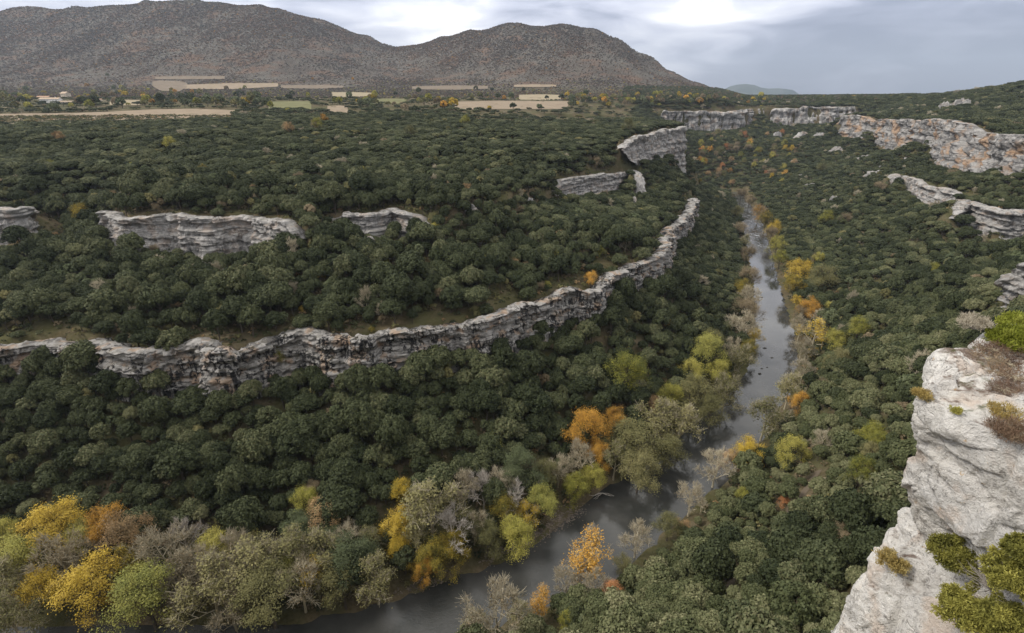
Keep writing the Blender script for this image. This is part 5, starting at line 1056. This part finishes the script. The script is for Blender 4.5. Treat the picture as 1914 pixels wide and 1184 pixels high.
# ------------------------------------------------------------------ foreground rock : a buttress of the cliff the camera stands on
def near_rock_mat():
    b = NB('white_limestone', .9, .15); p = b.pos(); geo = b.n('ShaderNodeNewGeometry'); sp = b.n('ShaderNodeSeparateXYZ'); b.l(geo.outputs['Normal'], sp.inputs[0])
    n = b.noise(p, .7, 8, rough=.65); f = b.noise(p, 5., 7, rough=.7); ff = b.noise(p, 26., 5, rough=.7)
    mixn = b.math('ADD', b.math('MULTIPLY', n, .5), b.math('ADD', b.math('MULTIPLY', f, .3), b.math('MULTIPLY', ff, .2)))
    c = b.ramp(mixn, [(.33, (.30, .27, .24)), (.41, (.58, .54, .49)), (.46, (.79, .75, .69)), (.55, (.88, .845, .79)), (.68, (.91, .885, .84))])
    bl = b.ramp(b.noise(p, .45, 4), [(.50, 0.), (.60, 1.)]); c = b.mix(b.math('MULTIPLY', bl, .3), c, (.50, .49, .49))
    pk = b.ramp(b.noise(p, .9, 5, (1.3, 1, .8)), [(.55, 0.), (.64, 1.)]); c = b.mix(b.math('MULTIPLY', pk, .5), c, (.66, .50, .38))
    lic = b.math('MULTIPLY', b.ramp(b.noise(p, 4.5, 6, rough=.75), [(.62, 0.), (.66, 1.)]), b.ramp(b.noise(p, .8, 2), [(.48, 0.), (.56, 1.)])); c = b.mix(b.math('MULTIPLY', lic, .75), c, (.55, .30, .06))
    dk = b.math('MULTIPLY', b.ramp(b.noise(p, 7., 7, rough=.8), [(.53, 0.), (.60, 1.)]), b.ramp(b.noise(p, .6, 3, (1, 1, 2)), [(.44, 0.), (.52, 1.)])); c = b.mix(b.math('MULTIPLY', dk, .6), c, (.09, .075, .06))
    flat = b.ramp(sp.outputs[2], [(.72, 0.), (.93, 1.)]); soil = b.math('MULTIPLY', flat, b.ramp(b.noise(p, .8, 6, rough=.7), [(.46, 0.), (.54, 1.)]))
    c = b.mix(b.math('MULTIPLY', soil, .85), c, (.14, .085, .055)); c = b.mix(b.math('MULTIPLY', b.math('MULTIPLY', flat, b.ramp(b.noise(p, 1.7, 4), [(.58, 0.), (.66, 1.)])), .8), c, (.09, .10, .03))
    b.base(c)
    ck = b.voro(p, 1.3, 'DISTANCE_TO_EDGE', (1, 1, 1.6)).outputs['Distance']; ckw = b.math('MULTIPLY', b.math('MINIMUM', ck, .03), b.math('MULTIPLY', b.ramp(b.noise(p, .5, 2), [(.5, 0.), (.6, 1.)]), 3.))
    pit = b.voro(p, 14.).outputs['Distance']
    h = b.math('ADD', b.math('ADD', b.math('MULTIPLY', f, .45), b.math('MULTIPLY', ff, .22)), b.math('ADD', ckw, b.math('MULTIPLY', pit, .08)))
    b.bump(h, 1.0, .38); return b.m
M['near_rock'] = near_rock_mat()
EZ = [(120, 9.4), (125, 9.62), (127, 9.72), (127.9, 9.95), (128.5, 10.45), (129.1, 10.65), (130, 10.35), (130.9, 10.0), (131.8, 9.92), (133.2, 9.5), (134, 9.45)]
def rock_ring(z):
    xe = np.interp(z, [a for a, _ in EZ], [b for _, b in EZ])
    low = max(0, (129-z))
    C_ = [(22, 18.5), (17.5, 15.6), (15.2, 14.0), (13, 12.75), (11+ (xe-9.4)*.6, 11.6), (xe+.25, 10.75), (xe, 10.4), (xe+.12, 9.9), (xe+.35, 8.9), (10.5-.12*low, 7.6-.2*low), (11.2-.2*low, 6.4-.3*low), (12.6, 5.0-.3*low), (15, 3.2-.3*low), (22, 1.5)]
    return np.array(C_)
def smooth_line(P, n):
    for _ in range(2):
        Q = [P[0]]
        for a, b_ in zip(P[:-1], P[1:]): Q += [a*.75+b_*.25, a*.25+b_*.75]
        P = np.array(Q+[P[-1]])
    d = np.r_[0, np.cumsum(np.linalg.norm(np.diff(P, axis=0), axis=1))]
    w = np.interp(np.linspace(0, 1, n), [0, .10, .90, 1], [0, d[-1]*.22, d[-1]*.78, d[-1]])
    return np.stack([np.interp(w, d, P[:,0]), np.interp(w, d, P[:,1])], 1)
def rock_disp(P, Nn, seed=0):
    x, y, z = P[:,0], P[:,1], P[:,2]
    wx, wy, wz = x+.4*vnoise(x*.8, y*.8, z*.8, 51), y+.4*vnoise(x*.8, y*.8, z*.8, 52), z+.4*vnoise(x*.8, y*.8, z*.8, 53)
    # broken faces : the rock splits into tilted blocks, every block a plane of its own
    r6 = np.random.default_rng(12)
    def blocks(s, sd, amt):
        r8 = np.random.default_rng(sd); cx, cy, cz = wx/s, wy/s, wz/(s*1.25); ix, iy, iz = np.floor(cx), np.floor(cy), np.floor(cz); b1 = np.full(len(P), 9.); b2 = b1.copy(); h = np.zeros(len(P))
        for a in (-1, 0, 1):
            for b_ in (-1, 0, 1):
                for c_ in (-1, 0, 1):
                    jx, jy, jz = ix+a, iy+b_, iz+c_; px_, py_, pz_ = jx+_h(jx, jy, jz, sd), jy+_h(jx, jy, jz, sd+1), jz+_h(jx, jy, jz, sd+2)
                    ex, ey, ez = cx-px_, cy-py_, cz-pz_; dd = ex*ex+ey*ey+ez*ez
                    hh = (_h(jx, jy, jz, sd+3)-.5)+1.1*(ex*(_h(jx, jy, jz, sd+4)-.5)+ey*(_h(jx, jy, jz, sd+5)-.5)+ez*(_h(jx, jy, jz, sd+6)-.5))
                    nr_ = dd < b1; b2 = np.where(nr_, b1, np.minimum(b2, dd)); h = np.where(nr_, hh, h); b1 = np.minimum(b1, dd)
        e = np.sqrt(b2)-np.sqrt(b1); return amt*(h*np.clip(e/.12, 0, 1)**.5 - .22*np.clip(1-e/.05, 0, 1))
    d = .34*fbm(wx*.38, wy*.38, wz*.38, 3, 61) + blocks(1.7, 31, .30) + blocks(.6, 41, .13) + blocks(.24, 47, .06)*np.clip(.6+fbm(x*.6, y*.6, z*.6, 2, 5)*2, .1, 1.3)
    d += .050*fbm(x*2.6, y*2.6, z*2.6, 5, 81, .62) + .03*fbm(x*9, y*9, z*9, 3, 83, .6)
    return P+Nn*d[:,None]
def near_rock():
    n = 620; zs = np.concatenate([np.arange(120, 125, .16), np.arange(125, 133.35, .045)]); rows = []
    for z in zs: rows.append(np.column_stack([smooth_line(rock_ring(z), n), np.full(n, z)]))
    ctr = np.array((19., 9.5)); top = rows[-1][:, :2]; m_ = 130
    for k in range(1, m_+1):
        f = (k/m_)**1.6; q = top+(ctr-top)*f; z = 133.35+.32*(1-math.exp(-k/2.5)); dd = np.hypot(*(q-np.array((9.6, 10.3))).T)
        zz_ = z+.05*dd+.30*fbm(q[:,0]*.5, q[:,1]*.5, 0, 4, 15)*min(1, k/8); rows.append(np.column_stack([q, zz_]))
    G3 = np.array(rows); du = np.gradient(G3, axis=1); dv = np.gradient(G3, axis=0); N3 = np.cross(du, dv); N3 /= np.linalg.norm(N3, axis=2)[...,None]+1e-9
    P = G3.reshape(-1, 3); Nn = N3.reshape(-1, 3)
    if (Nn[n*60+n//2]*np.array((-1, -.4, 0))).sum() < 0: Nn = -Nn
    P = rock_disp(P, Nn); F = grid_faces(len(rows), n)
    o = link('rock_buttress', mesh_np('rock_buttress', P, F, M['near_rock'])); tag(o, 'bright white limestone buttress with soil and lichen in the right foreground', 'cliff')
    return P.reshape(len(rows), n, 3)
RG = near_rock(); RP = RG.reshape(-1, 3)
ru, rv, rf_ = proj(RP)
def on_rock(u, v):
    """nearest visible surface point of the buttress to a photo point"""
    d = (ru-u)**2+(rv-v)**2; c_ = np.nonzero(d < max(d.min()*4, 90))[0]; k = c_[np.argmin(np.linalg.norm(RP[c_]-np.array((0, 0, CAMZ)), axis=1))]
    return RP[k]
# ------------------------------------------------------------------ shrubs on the rock
M['juniper'] = foliage('juniper_sprays', [(0, (.13, .13, .03)), (.5, (.29, .27, .06)), (1, (.50, .44, .12))], nscale=2.5)
M['moss'] = foliage('bright_green_cushion', [(0, (.08, .10, .012)), (.5, (.17, .19, .022)), (1, (.26, .27, .05))], nscale=2.5)
M['dry'] = foliage('dry_heather', [(0, (.08, .045, .03)), (.5, (.17, .11, .07)), (1, (.30, .23, .15))], nscale=3)
M['straw'] = foliage('pale_dry_sprigs', [(0, (.20, .17, .12)), (.5, (.33, .29, .22)), (1, (.48, .43, .34))], nscale=3)
M['ochre'] = foliage('ochre_tuft', [(0, (.16, .11, .03)), (.5, (.30, .22, .07)), (1, (.42, .34, .14))], nscale=3)
def shrub(name, label, p, Rr, mat, twigm, seed, clumps=60, sprays=120, L=.05, Wd=.012, flat=.7, up=.6, cr=.16, d0=(0, 0, 1), tl=1.0, cat='shrub'):
    r7 = np.random.default_rng(seed); t = thing(name, label, cat, tuple(p)); d0 = np.array(d0, float); m = MB(); tips = []
    for k in range(clumps):
        d = r7.normal(0, 1, 3); d /= np.linalg.norm(d); d = d*np.array((1, 1, flat)); d[2] = abs(d[2]); d = d+d0*up*.6; d /= np.linalg.norm(d)
        e = d*Rr*r7.uniform(.55, 1.05)*np.array((1, 1, flat)); q = np.zeros(3); r_ = .022*Rr*tl
        for j in range(3):
            f = (j+1)/3; w = e*f+r7.normal(0, .05*Rr, 3); m.tube(q, w, r_, r_*.65, 5); r_ *= .65; q = w
        tips.append(q)
    link('branches', m.mesh(name+'_branches', [twigm]), t)
    tips = np.array(tips); m = MB(); P = np.repeat(tips, sprays, 0); O = r7.normal(0, 1, P.shape); O /= np.linalg.norm(O, axis=1)[:,None]; P = P+O*(cr*Rr*r7.uniform(.15, 1.05, (len(P), 1)))
    D = O*.6+r7.normal(0, .5, P.shape)+d0*up; D /= np.linalg.norm(D, axis=1)[:,None]; W = np.cross(D, r7.normal(0, 1, P.shape)); W /= np.linalg.norm(W, axis=1)[:,None]
    Ls = L*r7.uniform(.6, 1.5, (len(P), 1)); W *= Wd
    m.quads(np.stack([P-W*.6, P+W*.6, P+D*Ls+W, P+D*Ls-W], 1).reshape(-1, 3)); link('foliage', m.mesh(name+'_foliage', [mat]), t)
    return t
out = np.array((-.75, -.45, .0))
jl = on_rock(1800, 1075)+out*.15
for i, (u, v, R_, l) in enumerate([(1790,1050,.52,'olive-green juniper growing from the rock face, left one'),(1808,1150,.58,'lower olive-green juniper at the bottom of the rock face'),(1895,1090,.50,'juniper at the right edge above the dead twigs'),(1905,1030,.28,'small juniper cut by the right edge of the picture'),(1880,1175,.5,'juniper at the bottom right corner')]):
    shrub('juniper', l, on_rock(u, v)+out*.12, R_*1.25, M['juniper'], M['twig'], 40+i, clumps=80, sprays=230, L=.05, Wd=.011, flat=.95, up=.5, cr=.17, d0=(-.5, -.4, .7))
shrub('dead_shrub', 'tangle of bare grey twigs between the junipers', on_rock(1850, 1095)+out*.1, .75, M['straw'], M['twig_pale'], 60, clumps=90, sprays=2, L=.05, Wd=.004, flat=.9, up=.3, d0=(-.5, -.5, .3), tl=.6)
shrub('juniper', 'bright green juniper cushion on top of the rock at the right edge', on_rock(1900, 630)+np.array((0, 0, -.15)), .62, M['moss'], M['twig'], 61, clumps=120, sprays=260, L=.055, Wd=.010, flat=.7, up=.8, cr=.2)
shrub('juniper', 'second bright green cushion behind the first at the right edge', on_rock(1912, 615)+np.array((.6, .5, -.2)), .6, M['moss'], M['twig'], 62, clumps=90, sprays=200, L=.055, Wd=.010, flat=.7, up=.8, cr=.22)
shrub('dry_shrub', 'pale dry shrub behind the rock edge, left of the green juniper', on_rock(1850, 640)+np.array((.15, .8, .15)), .45, M['straw'], M['twig_pale'], 63, clumps=60, sprays=45, L=.06, Wd=.006, flat=.8, up=.9, cr=.2, tl=.5)
shrub('dry_shrub', 'brown heather shrub growing on the rock face at the right edge', on_rock(1893, 808)+out*.08, .45, M['dry'], M['twig'], 64, clumps=80, sprays=40, L=.07, Wd=.004, flat=.7, up=.7, cr=.22)
shrub('dry_shrub', 'small greenish dry shrub above the brown heather on the rock', on_rock(1885, 770)+out*.08, .38, M['ochre'], M['twig'], 65, clumps=50, sprays=36, L=.05, Wd=.006, flat=.6, up=.7, cr=.25)
shrub('tuft', 'ochre tuft on the low ledge left of the junipers', on_rock(1655, 1062)+np.array((0, 0, .05)), .42, M['ochre'], M['twig'], 66, clumps=60, sprays=60, L=.05, Wd=.008, flat=.8, up=.6, cr=.2)
shrub('tuft', 'small green and brown tuft in a crack near the rock top', on_rock(1785, 762), .13, M['juniper'], M['twig'], 67, clumps=24, sprays=60, L=.035, Wd=.005, flat=.7, up=.6, cr=.3, cat='tuft')
shrub('tuft', 'ochre tuft at the top left corner of the rock', on_rock(1728, 733), .22, M['ochre'], M['twig'], 68, clumps=30, sprays=70, L=.04, Wd=.005, flat=.5, up=.5, cr=.3, cat='tuft')
for i in range(7):
    u, v = [(1850,665),(1868,690),(1885,672),(1860,648),(1900,700),(1878,720),(1905,650)][i]
    shrub('dry_grass', 'brown dry heather matted on top of the rock', on_rock(u, v), .34, M['dry'], M['twig'], 70+i, clumps=42, sprays=16, L=.09, Wd=.004, flat=.3, up=.3, cr=.3, cat='dry shrub').__setitem__('group', 'dry heather on the rock top')
# ------------------------------------------------------------------ air
def haze():
    m = MB(); m.box((0, 6500, 500), (26000, 14000, 1010)); o = link('haze', m.mesh('haze', [])); mt = bpy.data.materials.new('haze'); mt.use_nodes = True; t = mt.node_tree; t.nodes.clear()
    v = t.nodes.new('ShaderNodeVolumePrincipled'); v.inputs['Density'].default_value = HAZE; v.inputs['Color'].default_value = (.72, .84, 1., 1); v.inputs['Anisotropy'].default_value = .2
    ou = t.nodes.new('ShaderNodeOutputMaterial'); t.links.new(v.outputs[0], ou.inputs['Volume']); o.data.materials.append(mt); tag(o, 'thin blue air haze over the canyon and hills', 'haze', kind='stuff')
HAZE = 4.8e-5
haze()
